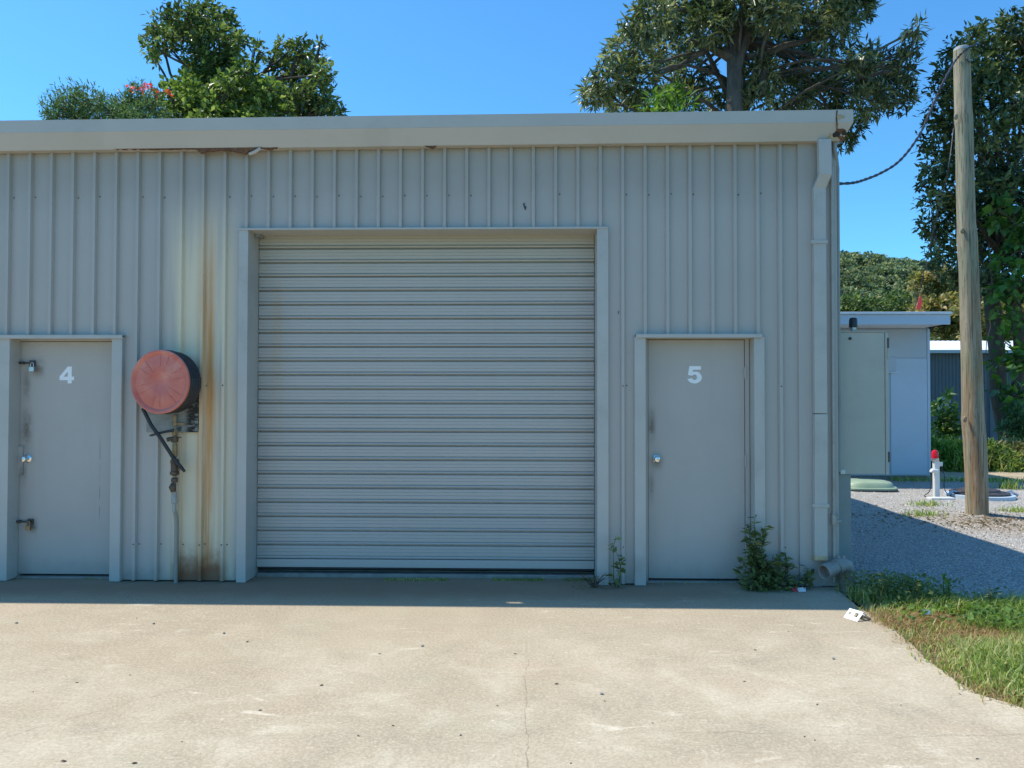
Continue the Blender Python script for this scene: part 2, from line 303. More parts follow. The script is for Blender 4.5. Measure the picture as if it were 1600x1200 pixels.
plain('rubber', (0.022, 0.024, 0.028), 0.5, 0, 0.3, 16, (0.08, 0.075, 0.07), 0.3)
plain('cable_sheath', (0.018, 0.018, 0.024), 0.6, 0, 0.2, 16)
plain('sticker_white', (0.88, 0.88, 0.87), 0.45, 0, 0.03, 30, (0.7, 0.7, 0.68), 0.3)
plain('white_plastic', (0.72, 0.71, 0.67), 0.45, 0, 0.06, 12, (0.5, 0.47, 0.4), 0.35)
plain('cabinet_paint', (0.47, 0.45, 0.375), 0.5, 0, 0.06, 3.0, (0.29, 0.285, 0.25), 0.5)
plain('duct_paint', (0.30, 0.315, 0.295), 0.55, 0, 0.08, 5, (0.2, 0.19, 0.15), 0.5)
plain('black_plastic', (0.02, 0.021, 0.026), 0.35, 0, 0.2, 16)
plain('pvc_grey', (0.29, 0.26, 0.22), 0.5, 0, 0.25, 9, (0.12, 0.085, 0.055), 0.85)
plain('cabin_paint', (0.43, 0.49, 0.53), 0.55, 0, 0.05, 2, (0.40, 0.42, 0.42), 0.3)
plain('cabin_panel', (0.46, 0.55, 0.62), 0.55, 0, 0.05, 2, (0.45, 0.47, 0.47), 0.3)
plain('cabin_white', (0.66, 0.69, 0.71), 0.4, 0, 0.05, 3, (0.4, 0.4, 0.38), 0.3)
plain('shed_blue', (0.115, 0.145, 0.18), 0.5, 0, 0.1, 3)
plain('shed_roof', (0.72, 0.75, 0.78), 0.4, 0.0, 0.06, 2)
plain('lid_green', (0.30, 0.39, 0.26), 0.5, 0, 0.1, 6, (0.42, 0.44, 0.38), 0.5)
plain('iron', (0.07, 0.065, 0.07), 0.6, 0.4, 0.3, 20, (0.2, 0.17, 0.14), 0.5)
plain('cap_grey', (0.42, 0.42, 0.41), 0.6, 0.3, 0.15, 15)
plain('stone', (0.33, 0.31, 0.27), 0.9, 0, 0.3, 40)
plain('leaf_brown', (0.10, 0.065, 0.035), 0.85, 0, 0.4, 40)
plain('wrapper', (0.62, 0.60, 0.58), 0.35, 0, 0.2, 25)
plain('wrapper_red', (0.55, 0.05, 0.05), 0.35, 0, 0.2, 25)
plain('beacon_red', (0.70, 0.012, 0.03), 0.15, 0, 0.08, 20)
plain('flag_red', (0.80, 0.06, 0.05), 0.6, 0, 0.08, 10)
plain('slab_edge', (0.26, 0.24, 0.205), 0.9, 0, 0.25, 12, (0.1, 0.1, 0.06), 0.6, 0.004)
plain('timber_dark', (0.10, 0.085, 0.07), 0.8, 0, 0.25, 10)
plain('inner_dark', (0.035, 0.03, 0.028), 0.9, 0, 0.1, 3)
plain('pale_panel', (0.34, 0.38, 0.38), 0.4, 0, 0.1, 5)

# ------------------------------------------------------------------ mesh helpers
def base_of(parent):
    p = parent
    v = Vector((0, 0, 0))
    while p: v += p.location; p = p.parent
    return v
def tag(o, label=None, cat=None, group=None, kind=None):
    for k, v in (('label', label), ('category', cat), ('group', group), ('kind', kind)):
        if v: o[k] = v
    return o
def thing(name, loc, label, cat, group=None):
    o = bpy.data.objects.new(name, None); o.location = loc; o.empty_display_size = 0.1; COL.objects.link(o); return tag(o, label, cat, group)
def link(name, me, parent=None, loc=None):
    o = bpy.data.objects.new(name, me); COL.objects.link(o)
    if parent: o.parent = parent
    if loc is not None: o.location = loc
    return o
class MB:
    def __init__(s): s.v = []; s.f = []
    def add(s, vs, fs):
        n = len(s.v); s.v += [Vector(p) for p in vs]; s.f += [tuple(i + n for i in q) for q in fs]; return s
    def box(s, x0, x1, y0, y1, z0, z1, mat=None):
        vs = [Vector((x, y, z)) for z in (z0, z1) for y in (y0, y1) for x in (x0, x1)]
        if mat: vs = [mat @ p for p in vs]
        return s.add(vs, [(0, 2, 3, 1), (4, 5, 7, 6), (0, 1, 5, 4), (2, 6, 7, 3), (0, 4, 6, 2), (1, 3, 7, 5)])
    def tube(s, pts, rad, seg=12, caps=True):
        pts = [Vector(p) for p in pts]; rad = rad if isinstance(rad, (list, tuple)) else [rad] * len(pts)
        n = None; rings = []
        for i, p in enumerate(pts):
            t = (pts[min(i + 1, len(pts) - 1)] - pts[max(i - 1, 0)]).normalized()
            if n is None: n = t.orthogonal().normalized()
            n = (n - t * n.dot(t)).normalized(); b = t.cross(n)
            rings.append([p + (n * math.cos(2 * math.pi * k / seg) + b * math.sin(2 * math.pi * k / seg)) * rad[i] for k in range(seg)])
        vs = [q for r in rings for q in r]; fs = []
        for i in range(len(pts) - 1):
            for k in range(seg):
                a, b2 = i * seg + k, i * seg + (k + 1) % seg; fs.append((a, b2, b2 + seg, a + seg))
        if caps: fs += [tuple(reversed(range(seg))), tuple(range((len(pts) - 1) * seg, len(pts) * seg))]
        return s.add(vs, fs)
    def lathe(s, prof, mat, seg=32, close=False):       # prof: (r, h) about local z
        vs = []; fs = []
        for r, h in prof:
            vs += [mat @ Vector((r * math.cos(2 * math.pi * k / seg), r * math.sin(2 * math.pi * k / seg), h)) for k in range(seg)]
        for i in range(len(prof) - 1):
            for k in range(seg):
                a, b = i * seg + k, i * seg + (k + 1) % seg; fs.append((a, b, b + seg, a + seg))
        if close: fs += [tuple(reversed(range(seg))), tuple(range((len(prof) - 1) * seg, len(prof) * seg))]
        return s.add(vs, fs)
    def prism(s, out, mat, d0, d1):                      # outline in local xy, extruded along local z
        n = len(out); vs = [mat @ Vector((x, y, d0)) for x, y in out] + [mat @ Vector((x, y, d1)) for x, y in out]
        fs = [tuple(reversed(range(n))), tuple(range(n, 2 * n))] + [(i, (i + 1) % n, (i + 1) % n + n, i + n) for i in range(n)]
        return s.add(vs, fs)
    def build(s, name, mat, parent=None, smooth=False, bevel=0.0, seg=1):
        me = bpy.data.meshes.new(name); b = base_of(parent)
        me.from_pydata([p - b for p in s.v], [], s.f); me.update()
        bm = bmesh.new(); bm.from_mesh(me); bmesh.ops.recalc_face_normals(bm, faces=bm.faces); bm.to_mesh(me); bm.free()
        me.materials.append(M[mat])
        if smooth:
            me.shade_smooth(); me.set_sharp_from_angle(angle=R(38))
        o = link(name, me, parent)
        if bevel:
            md = o.modifiers.new('bevel', 'BEVEL'); md.width = bevel; md.segments = seg; md.limit_method = 'ANGLE'; md.angle_limit = R(40)
        return o
def np_mesh(name, V, T, mat, parent=None):
    me = bpy.data.meshes.new(name); V = np.asarray(V, np.float32); T = np.asarray(T, np.int32)
    if parent is not None: V = V - np.array(base_of(parent), np.float32)
    me.vertices.add(len(V)); me.vertices.foreach_set('co', V.ravel())
    me.loops.add(T.size); me.loops.foreach_set('vertex_index', T.ravel())
    me.polygons.add(len(T)); me.polygons.foreach_set('loop_start', np.arange(0, T.size, 3, dtype=np.int32)); me.polygons.foreach_set('loop_total', np.full(len(T), 3, np.int32))
    me.update(); me.validate(); me.materials.append(M[mat]); return link(name, me, parent)
def unit(a): return a / (np.linalg.norm(a, axis=1, keepdims=True) + 1e-9)
def leaf_geo(C, D, L, W, rng, droop=0.15, spread=0.8, fold=0.12):
    """one folded leaf (two triangles) at each base C, pointing roughly along D"""
    n = len(C); d = unit(D + rng.normal(0, spread, (n, 3)) + np.array([0, 0, -droop]))
    s = unit(np.cross(d, np.array([0, 0, 1.0]) + rng.normal(0, 0.55, (n, 3)))); nn = np.cross(s, d)
    f_ = rng.uniform(0.45, 1.35, (n, 1)); l = L * f_; ww = W * f_ * rng.uniform(0.75, 1.25, (n, 1))
    a = C; b = C + d * l * 0.45 + s * ww * 0.5 + nn * ww * fold; t = C + d * l - nn * l * 0.08; c = C + d * l * 0.45 - s * ww * 0.5 + nn * ww * fold
    V = np.stack([a, b, t, c], 1).reshape(-1, 3); i = np.arange(n)[:, None] * 4
    return V, np.concatenate([i + np.array([[0, 1, 2]]), i + np.array([[0, 2, 3]])], 1).reshape(-1, 3)
def sprigs(clumps, dens, rng, shell=0.45):
    """sprig positions and outward directions through ellipsoid clumps; dens = sprigs per square metre of clump surface"""
    P, D = [], []
    for c, r in clumps:
        r = np.array(r if isinstance(r, (tuple, list)) else (r, r, r * 0.85)); n = max(6, int(dens * 4 * math.pi * np.mean(r) ** 2))
        u = unit(rng.normal(0, 1, (n, 3))); k = rng.uniform(shell ** 3, 1, (n, 1)) ** (1 / 3)
        bump = 1 + 0.18 * np.sin(u[:, :1] * 5 + c[0]) * np.cos(u[:, 2:] * 6 + c[2]) + rng.normal(0, 0.07, (n, 1))
        P.append(np.array(c) + u * r * k * bump); D.append(u * 0.7 + np.array([0, 0, 0.25]))
    return np.concatenate(P), np.concatenate(D)
def foliage(name, clumps, dens, per, L, W, mat, parent, seed, droop=0.15, shell=0.45, jitter=0.1, spread=0.8):
    rng = np.random.default_rng(seed); P, D = sprigs(clumps, dens, rng, shell)
    P = np.repeat(P, per, 0); D = np.repeat(D, per, 0); P = P + rng.normal(0, jitter, P.shape)
    V, T = leaf_geo(P, D, L, W, rng, droop, spread); return np_mesh(name, V, T, mat, parent)
def limb(mb, a, b, r0, r1, rnd, bend=0.12, seg=7, n=6):
    a, b = Vector(a), Vector(b); ln = (b - a).length; off = Vector((rnd.uniform(-1, 1), rnd.uniform(-1, 1), rnd.uniform(-.3, .8))) * ln * bend
    pts = []; rs = []
    for i in range(n + 1):
        t = i / n; p = a.lerp(b, t) + off * math.sin(math.pi * t) + Vector((rnd.uniform(-1, 1), rnd.uniform(-1, 1), rnd.uniform(-1, 1))) * ln * 0.015 * (0 < i < n)
        pts.append(p); rs.append(r0 + (r1 - r0) * t ** 0.8)
    mb.tube(pts, rs, seg); return pts
def make_tree(name, base, fork, clumps, label, cat, leafmat, barkmat, dens, per, L, W, seed, r_trunk=0.25, droop=0.15, group=None, shell=0.45, twigs=4, jitter=0.1, spread=0.8, extra=()):
    rnd = random.Random(seed); t = thing(name, base, label, cat, group); mb = MB()
    tp = limb(mb, base, fork, r_trunk, r_trunk * 0.62, rnd, 0.05, 10, 8)
    for q in extra: limb(mb, q[0], q[1], q[2], q[3], rnd, 0.08)
    for c, r in clumps:
        c = Vector(c); start = tp[rnd.choice((-1, -1, -2, -3))]
        rr = r if not isinstance(r, (tuple, list)) else sum(r) / 3
        pts = limb(mb, start, c, min(r_trunk * 0.28, 0.045 + rr * 0.04), 0.02, rnd, 0.14, 6, 7)
        for k in range(twigs):
            e = c + Vector((rnd.uniform(-1, 1), rnd.uniform(-1, 1), rnd.uniform(-.7, .9))) * rr * 0.9
            limb(mb, pts[rnd.choice((-1, -2, -3))], e, 0.03, 0.008, rnd, 0.1, 4, 4)
    mb.build('trunk', barkmat, t, smooth=True)
    foliage('crown', clumps, dens, per, L, W, leafmat, t, seed, droop, shell, jitter, spread); return t
def px_clumps(lst, depth, seed, dv=1.5, flat=1.0):
    """(px, py, radius px[, depth offset]) -> clumps in space; depth is the tree's own distance along y"""
    rnd = random.Random(seed); out = []
    for q in lst:
        y = depth + (q[3] if len(q) > 3 else rnd.uniform(-dv, dv)); p = on_y(q[0], q[1], y); r = q[2] / F * (y - CAM.y)
        out.append((tuple(p), (r, r * 1.1, r * 0.9 * flat)))
    return out

# ================================================================== THE SETTING
def sheet(name, pts, z, mat, kind='structure', thick=0.0):
    mb = MB(); n = len(pts)
    if thick: mb.prism([(p[0], p[1]) for p in pts], Matrix(), z - thick, z)
    else: mb.add([(p[0], p[1], z) for p in pts], [tuple(range(n))])
    o = mb.build(name, mat); o['kind'] = kind; return o
sheet('ground', [(-1500, -300), (1500, -300), (1500, 1500), (-1500, 1500)], -0.12, 'lawn_soil')
XR = WX(1307)                                        # right-hand corner of the shed
YV = -0.72                                           # where the gravel ends and the grass verge begins
edge_px = [(1300, 918), (1318, 930), (1340, 948), (1372, 966), (1400, 986), (1428, 1010), (1452, 1034), (1490, 1062), (1530, 1085), (1575, 1098), (1640, 1120), (1760, 1180), (1900, 1300)]
EDGE = [on_z(px, py) for px, py in edge_px]
rr = random.Random(3); fine_edge = []
for a, b in zip(EDGE[:-1], EDGE[1:]):
    for k in range(8):
        p = a.lerp(b, k / 8); fine_edge.append((p.x + rr.uniform(-.009, .009), p.y + rr.uniform(-.009, .009)))
fine_edge.append((EDGE[-1].x, EDGE[-1].y))
far_r = fine_edge[-1]
slab_pts = [(-14, 0.30), (-14, -14), (9, -14), (far_r[0], -7.0), far_r] + list(reversed(fine_edge)) [1:] + [(XR + 0.03, -0.10), (XR + 0.03, 0.30)]
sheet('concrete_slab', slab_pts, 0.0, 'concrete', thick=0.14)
# gravel yard: a gently uneven grid
def grid(name, x0, x1, y0, y1, nx, ny, zf, mat):
    V = [(x0 + (x1 - x0) * i / nx, y0 + (y1 - y0) * j / ny) for j in range(ny + 1) for i in range(nx + 1)]
    me = bpy.data.meshes.new(name); me.from_pydata([(x, y, zf(x, y)) for x, y in V], [], [(j * (nx + 1) + i, j * (nx + 1) + i + 1, (j + 1) * (nx + 1) + i + 1, (j + 1) * (nx + 1) + i) for j in range(ny) for i in range(nx)])
    me.shade_smooth(); me.materials.append(M[mat]); o = link(name, me); o['kind'] = 'structure'; return o
POLE = on_z(1527, 808, -0.02)
def gz(x, y):
    d = math.hypot(x - POLE.x, y - POLE.y)
    return -0.028 + 0.007 * math.sin(x * 2.1 + y * 1.3) + 0.006 * math.sin(y * 3.7 - x) + 0.05 * math.exp(-(d / 0.42) ** 2) * (1 + 0.4 * math.sin(7 * math.atan2(y - POLE.y, x - POLE.x)))
grid('gravel_yard', XR - 0.02, 24, YV - 0.12, 8.7, 200, 130, gz, 'gravel')
grid('verge', 0.6, 16, -7.2, YV, 100, 60, lambda x, y: -0.013 + 0.006 * math.sin(x * 3 + y) * math.sin(y * 2.3), 'verge_soil')
grid('dirt_track', -20, 60, 8.4, 11.2, 80, 8, lambda x, y: -0.034 + 0.012 * math.sin(x * .8) + (0 if 8.5 < y < 11.1 else -.06), 'dirt')
# far wooded hill
HY = 260.0
ridge_px = [(-900, 470), (-200, 430), (500, 400), (1000, 386), (1250, 388), (1320, 393), (1370, 402), (1420, 413), (1470, 424), (1540, 440), (1700, 465), (2100, 500), (2600, 560)]
def ridge(x):
    P = [on_y(a, b, HY) for a, b in ridge_px]
    if x <= P[0].x: return P[0].z
    for a, b in zip(P[:-1], P[1:]):
        if a.x <= x <= b.x: return a.z + (b.z - a.z) * (x - a.x) / (b.x - a.x)
    return P[-1].z
def hz(x, y):
    t = min(1, max(0, (y - 120) / (HY - 120))); h = ridge(x) - 7.2
    if y > HY: h *= max(0, 1 - ((y - HY) / 260) ** 2)
    return -0.15 + h * (t * t * (3 - 2 * t)) + 0.8 * math.sin(x * .09) * math.sin(y * .07) * t
grid('hill', -420, 460, 118, 520, 60, 40, hz, 'hill_soil')
def hill_woods():
    rng = np.random.default_rng(8); cl = []
    for _ in range(1300):
        px = rng.uniform(1215, 1690); y = rng.uniform(150, HY + 6)
        x = on_y(px, 500, y).x; r = rng.uniform(1.0, 3.0) * (0.6 + 0.4 * y / HY); z = hz(x, y) + r * 0.75
        cl.append(((x, y, z), (r, r, r * rng.uniform(.8, 1.25))))
    for _ in range(40):
        px = rng.uniform(1290, 1560); x = on_y(px, 420, HY).x; r = rng.uniform(1.2, 2.6); z = ridge(x) + rng.uniform(-6, -3.2)
        cl.append(((x, HY + rng.uniform(-6, 2), z), (r, r, r * 1.3)))
    P, D = [], []
    for c, r in cl:
        n = int(95 * r[0] ** 1.2); u = unit(rng.normal(0, 1, (n, 3))); u[:, 2] = np.where(u[:, 2] < -.35, -u[:, 2], u[:, 2])
        P.append(np.array(c) + u * np.array(r) * rng.uniform(.75, 1.08, (n, 1))); D.append(u)
    P = np.concatenate(P); D = np.concatenate(D); V, T = leaf_geo(P, D, 0.75, 0.6, rng, 0.2, 0.7)
    o = np_mesh('hill_woodland', V, T, 'hill_leaf'); tag(o, 'dense green forest covering the distant hillside behind the cabin', 'forest', kind='stuff')
hill_woods()

# ================================================================== THE STEEL SHED
SH = thing('steel_shed', (0, 0, 0), 'long grey ribbed steel shed with roller shutter and two numbered doors', 'shed')
ZT_L = WZ(188, 0, -0.15); ZT_R = WZ(171, 1310, -0.15)          # gutter lip, left and right
def ztop(x):
    a, b = WX(0, 188, -.15), WX(1310, 171, -.15); return ZT_L + (ZT_R - ZT_L) * (x - a) / (b - a)
XL = -11.0
OPEN = {'door4': (WX(18, 700), WX(177, 700), WZ(527, 100)), 'roll': (WX(388.5, 620), WX(932.5, 620), WZ(357.5, 660)), 'door5': (WX(1008, 700), WX(1177, 700), WZ(527, 1090))}
rib0 = WX(285.3, 300); sp = (WX(1217.5, 300) - rib0) / 27
# --- ribbed cladding, one part for each sheet of four ribs
def cladding():
    k0 = int((XL - rib0) / sp) + 1; ribs = [rib0 + sp * k for k in range(k0, 28)]
    xend = WX(1246, 400)
    for si in range(0, len(ribs), 4):
        grp = ribs[si:si + 4]; a = grp[0] - 0.021 if si else XL; b = ribs[si + 4] - 0.021 if si + 4 < len(ribs) else xend
        prof = [(a, 0.0)]
        for q, x in enumerate(grp):
            if x - 0.020 > prof[-1][0] + 1e-4: prof.append((x - 0.020, 0.0))
            prof += [(x - 0.0125, -0.032), (x + 0.0125, -0.032), (x + 0.020, 0.0)]
        prof.append((b, 0.0))
        # cut at openings
        for o in OPEN.values():
            for xe in (o[0], o[1]):
                if a < xe < b:
                    for i in range(len(prof) - 1):
                        if prof[i][0] < xe - 1e-4 and prof[i + 1][0] > xe + 1e-4:
                            t = (xe - prof[i][0]) / (prof[i + 1][0] - prof[i][0]); prof.insert(i + 1, (xe, prof[i][1] * (1 - t) + prof[i + 1][1] * t)); break
        dy = -0.0016 if (si // 4) % 2 else 0.0
        mb = MB()
        for (xa, ya), (xb, yb) in zip(prof[:-1], prof[1:]):
            xm = (xa + xb) / 2; z0 = 0.012
            for o in OPEN.values():
                if o[0] <= xm <= o[1]: z0 = o[2] - 0.01
            mb.add([(xa, ya + dy, z0), (xb, yb + dy, z0), (xb, yb + dy, ztop(xb) - 0.20), (xa, ya + dy, ztop(xa) - 0.20)], [(0, 1, 2, 3)])
        bmo = mb.build('cladding_sheet', 'wall', SH)
        bm = bmesh.new(); bm.from_mesh(bmo.data); bmesh.ops.remove_doubles(bm, verts=bm.verts, dist=1e-5)
        for f in bm.faces:
            if f.normal.y > 0: f.normal_flip()
        bm.to_mesh(bmo.data); bm.free()
    return ribs
ribs = cladding()
# fixing screws in three rows along the ribs (a few pixels each)
mb = MB()
for zrow in (WZ(305), WZ(603), WZ(853)):
    for x in ribs:
        for xx in ((x + 0.035, x - 0.0) if zrow != WZ(305) else (x + 0.035,)):
            if any(o[0] - .06 < xx < o[1] + .06 and zrow < o[2] for o in OPEN.values()): continue
            if random.random() < .3: continue
            y0 = -0.032 if xx == x else 0.0
            mb.lathe([(0.0065, 0), (0.0065, 0.003), (0.0035, 0.0065)], Matrix.Translation((xx, y0 - .0015, zrow + random.uniform(-.006, .006))) @ Matrix.Rotation(R(90), 4, 'X'), 6, True)
o = mb.build('fixing_screws', 'screw_head', SH); o['kind'] = 'stuff'
# --- side, back, roof, inner floor: the closed body
YB = 8.6
def ribbed_side():
    mb = MB(); y = 0.06; x = XR - 0.012; pr = []
    while y < YB - 0.2:
        pr += [(y, 0), (y + 0.14, 0), (y + 0.15, .024), (y + 0.17, .024), (y + 0.18, 0)]; y += 0.185
    for (ya, oa), (yb, ob) in zip(pr[:-1], pr[1:]):
        mb.add([(x + oa - .012, ya, 0.0), (x + ob - .012, yb, 0.0), (x + ob - .012, yb, ZT_R - .09 + yb * .0345), (x + oa - .012, ya, ZT_R - .09 + ya * .0345)], [(0, 1, 2, 3)])
    mb.build('side_cladding', 'trim', SH)
ribbed_side()
MB().box(XL, XR - .03, YB - .05, YB, -.1, ZT_L + .19).build('back_wall', 'trim', SH)
MB().box(XL, XL + .05, .02, YB - .06, -.1, ZT_R).build('end_wall', 'trim', SH)
MB().box(XL, XR - .04, .305, YB - .06, -.1, .035).build('floor_slab', 'slab_edge', SH)
xa, xb = XL, XR + 0.10
mb = MB(); zo = -0.055
mb.add([(xa, -0.016, ztop(xa) + zo), (xb - .02, -0.016, ztop(xb) + zo), (xb - .02, YB + .1, ztop(xb) + zo + .30), (xa, YB + .1, ztop(xa) + zo + .30),
        (xa, -0.016, ztop(xa) + zo - .03), (xb - .02, -0.016, ztop(xb) + zo - .03), (xb - .02, YB + .1, ztop(xb) + zo + .27), (xa, YB + .1, ztop(xa) + zo + .27)],
       [(0, 1, 2, 3), (7, 6, 5, 4), (0, 4, 5, 1), (1, 5, 6, 2), (2, 6, 7, 3), (3, 7, 4, 0)])
mb.build('roof', 'roof_sheet', SH)
# --- gutter: folded sheet with a rusted-out stretch in its sole
GP = [(-.128, -.012), (-.138, 0.0), (-.150, -.004), (-.150, -.108), (-.086, -.238), (-.012, -.238), (-.012, -.10)]
hx0, hx1 = WX(392, 236, -.05), WX(412, 236, -.05)
def gutter(xa, xb, name, off=0.0, hole=None):
    xs = [xa]; 
    if hole: xs += [hole[0], hole[1]]
    xs.append(xb); mb = MB()
    P = lambda x, p: (x, p[0] - off, ztop(x) + p[1] + off * .3)
    for s in range(len(xs) - 1):
        x0, x1 = xs[s], xs[s + 1]
        for p, q in zip(GP[:-1], GP[1:]):
            if hole and s == 1 and p == GP[4]:
                m1, m2 = (-.078, -.238), (-.040, -.238)
                mb.add([P(x0, p), P(x1, p), P(x1, m1), P(x0, m1)], [(0, 1, 2, 3)]); mb.add([P(x0, m2), P(x1, m2), P(x1, q), P(x0, q)], [(0, 1, 2, 3)]); continue
            mb.add([P(x0, p), P(x1, p), P(x1, q), P(x0, q)], [(0, 1, 2, 3)])
    o = mb.build(name, 'gutter', SH)
    md = o.modifiers.new('thickness', 'SOLIDIFY'); md.thickness = 0.0018; return o
XJ = WX(672, 205, -.15); XC = WX(1308, 200, -.15); XE = WX(1330, 195, -.12)
gut = gutter(XL, XJ, 'gutter', 0.0, (hx0, hx1)); gut['label'] = 'grey folded gutter length with a rusted-out sole'
gutter(XJ - .05, XC + .01, 'gutter', 0.0018)
XM = XE - .150
def corner_piece():
    mb = MB(); z = ZT_R; P = [(p[0] - .004, p[1] + .0015) for p in GP]
    R0 = [(XC - .002, y, z + h) for y, h in P]; R1 = [(XM - y, y, z + h) for y, h in P]; R2 = [(XM - y, .20, z + h + .004) for y, h in P]
    n = len(P); vs = R0 + R1 + R2
    mb.add(vs, [(k * n + i, k * n + i + 1, (k + 1) * n + i + 1, (k + 1) * n + i) for k in range(2) for i in range(n - 1)])
    o = mb.build('gutter_corner', 'gutter', SH); md = o.modifiers.new('thickness', 'SOLIDIFY'); md.thickness = .0018; o['label'] = 'rust-split mitred corner piece of the gutter'
    mb = MB(); A = [(XM - y + .003, .18, z + h + .006) for y, h in P]; B = [(XM - y + .003, YB, z + h + .30) for y, h in P]
    mb.add(A + B, [(i, i + 1, n + i + 1, n + i) for i in range(n - 1)]); mb.build('barge_capping', 'gutter', SH)
corner_piece()
# rust along the sole: a sagging torn strip, crust, and the split corner
rd = random.Random(11)
def tear(px0, px1, pts, name='rusted_edge', th=.006):
    mb = MB(); n = 26; prev = None
    for i in range(n + 1):
        t = i / n; px = px0 + (px1 - px0) * t; sag = np.interp(t, [q[0] for q in pts], [q[1] for q in pts])
        p = on_y(px, 232, -.075); z1 = ztop(p.x) - .236; z0 = z1 - sag / F * 6.3 + rd.uniform(-.003, .003)
        cur = [(p.x, -.088, z1 + .004), (p.x, -.088 - .004, z0), (p.x, -.070, z0 - .001), (p.x, -.070, z1)]
        if prev: mb.add(prev + cur, [(0, 4, 5, 1), (1, 5, 6, 2), (2, 6, 7, 3), (3, 7, 4, 0)])
        prev = cur
    return mb.build(name, 'rust', SH)
tear(296, 392, [(0, 0.5), (.12, 2), (.2, 9), (.24, 6), (.5, 3.5), (.75, 6), (.93, 10), (1, 3)])
tear(392, 436, [(0, 6), (.3, 1.2), (.6, 2.4), (.7, 4), (.85, 1.5), (1, .3)])
tear(664, 682, [(0, 0.4), (.5, 3.5), (.7, 4.5), (1, .4)])
tear(180, 296, [(0, 0.2), (.5, .8), (.8, 1.2), (1, .6)])
mb = MB()                                           # bright bent flap of zinc beside the tear
p = on_y(399, 236, -.09); mb.tube([(p.x - .05, -.095, p.z - .028), (p.x, -.10, p.z - .012), (p.x + .045, -.094, p.z + .022)], [.012, .016, .012], 8); mb.build('bent_flap', 'gutter', SH, smooth=True)
mb = MB()                                           # rust along the split seam and hole of the corner piece
for a, b, wd in (((1308, 172), (1307, 184), 2.2), ((1307, 184), (1308, 196), 2.6), ((1308, 196), (1307.5, 206), 2.0)):
    A = on_y(*a, -.158); B = on_y(*b, -.158); h = wd / F * 6.2 / 2
    mb.add([(A.x - h, -.1565, A.z), (A.x + h, -.1565, A.z), (B.x + h * rd.uniform(.5, 1.2), -.1565, B.z), (B.x - h, -.1565, B.z)], [(0, 1, 2, 3)])
mb.build('rusted_seam', 'rust', SH)
def on_fold(px, py):
    best = None
    for k in range(2, 5):
        for t in range(41):
            y = GP[k][0] + (GP[k + 1][0] - GP[k][0]) * t / 40 - .0075 + (.004 if k == 4 else 0); z = ZT_R + GP[k][1] + (GP[k + 1][1] - GP[k][1]) * t / 40 + .0015 - (.007 if k == 4 else 0)
            p = on_y(px, py, y); e = abs(p.z - z)
            if best is None or e < best[0]: best = (e, Vector((p.x, y, z)))
    return best[1]
def patch(name, mat, px, py, rx, ry, seed, lift=0.0):
    q = random.Random(seed); n = 15; vs = [on_fold(px, py)]
    for k in range(n):
        a = 6.2832 * k / n; f = q.uniform(.62, 1.25); vs.append(on_fold(px + rx * math.cos(a) * f, py + ry * math.sin(a) * f))
    vs = [v + Vector((0, -lift, -lift * .4)) for v in vs]
    return MB().add(vs, [(0, 1 + k, 1 + (k + 1) % n) for k in range(n)]).build(name, mat, SH)
patch('rust_stain', 'cream_stain', 1301, 214, 9, 5, 1); patch('rust_stain', 'cream_stain', 1313, 182, 6, 4, 2); patch('rust_stain', 'rust', 1314, 205, 9, 4, 3)
patch('hole_shade_patch', 'inner_dark', 1308, 210, 6.5, 6, 4, .001); patch('hole_shade_patch', 'inner_dark', 1319, 208, 4, 4.5, 6, .001); patch('rust_crust', 'rust', 1315, 216, 5, 4, 5, .002)  # flat dark patches painted for the shade inside the rusted-through corner
def scrap(pts, y):
    q = [on_y(a, b, y) for a, b in pts]; T_ = Matrix(((1, 0, 0, 0), (0, 0, 1, 0), (0, 1, 0, 0), (0, 0, 0, 1)))
    MB().prism([(p.x, p.z) for p in q], T_, y - .004, y + .001).build('dark_scrap', 'black_plastic', SH)
scrap([(817.3, 319.5), (818, 317.6), (820.5, 317.2), (819.4, 319.2), (819.6, 321.4), (822, 322.8), (822.6, 324.2), (821.2, 325.2), (821.9, 327.6), (820, 327.8), (819, 324)], -.0025)
scrap([(965.2, 490.5), (966.2, 486), (967.4, 486.6), (966.3, 490.2)], -.0025)
# --- flashings round the openings
def jamb(x_in, x_out, z1, depth, name='jamb_flashing', face=-.042):
    lo, hi = min(x_in, x_out), max(x_in, x_out); mb = MB()
    mb.box(lo, hi, face, face + .004, .004, z1)
    mb.box(x_out - .002, x_out + .002, face + .004, .0, .004, z1)
    s = 1 if x_out > x_in else -1
    mb.box(min(x_in, x_in + s * .004), max(x_in, x_in + s * .004), face + .004, depth, .004, z1)
    return mb.build(name, 'trim', SH, bevel=.0015)
def header(pxa, pxb, py0, py1, pyin, depth, face=-.062):
    a, b = on_y(pxa, (py0 + py1) / 2, face), on_y(pxb, (py0 + py1) / 2, face); z1 = WZ(py0, (pxa + pxb) / 2, face); z0 = WZ(py1, (pxa + pxb) / 2, face)
    mb = MB(); mb.box(a.x, b.x, face, -.001, z1 - .005, z1); mb.box(a.x, b.x, face, face + .004, z0, z1 - .005)
    mb.box(a.x + .03, b.x - .03, face + .004, depth, z0 + .001, z0 + .005)
    return mb.build('header_flashing', 'trim', SH, bevel=.0012)
o4, orl, o5 = OPEN['door4'], OPEN['roll'], OPEN['door5']
jamb(o4[0], o4[0] - .085, o4[2], .10); jamb(o4[1], WX(193, 700), o4[2], .10)
jamb(o5[0], WX(991, 700), o5[2], .10); jamb(o5[1], WX(1193, 700), o5[2], .10)
jamb(orl[0], WX(374, 620), orl[2], .26); jamb(orl[1], WX(950, 620), orl[2], .26)
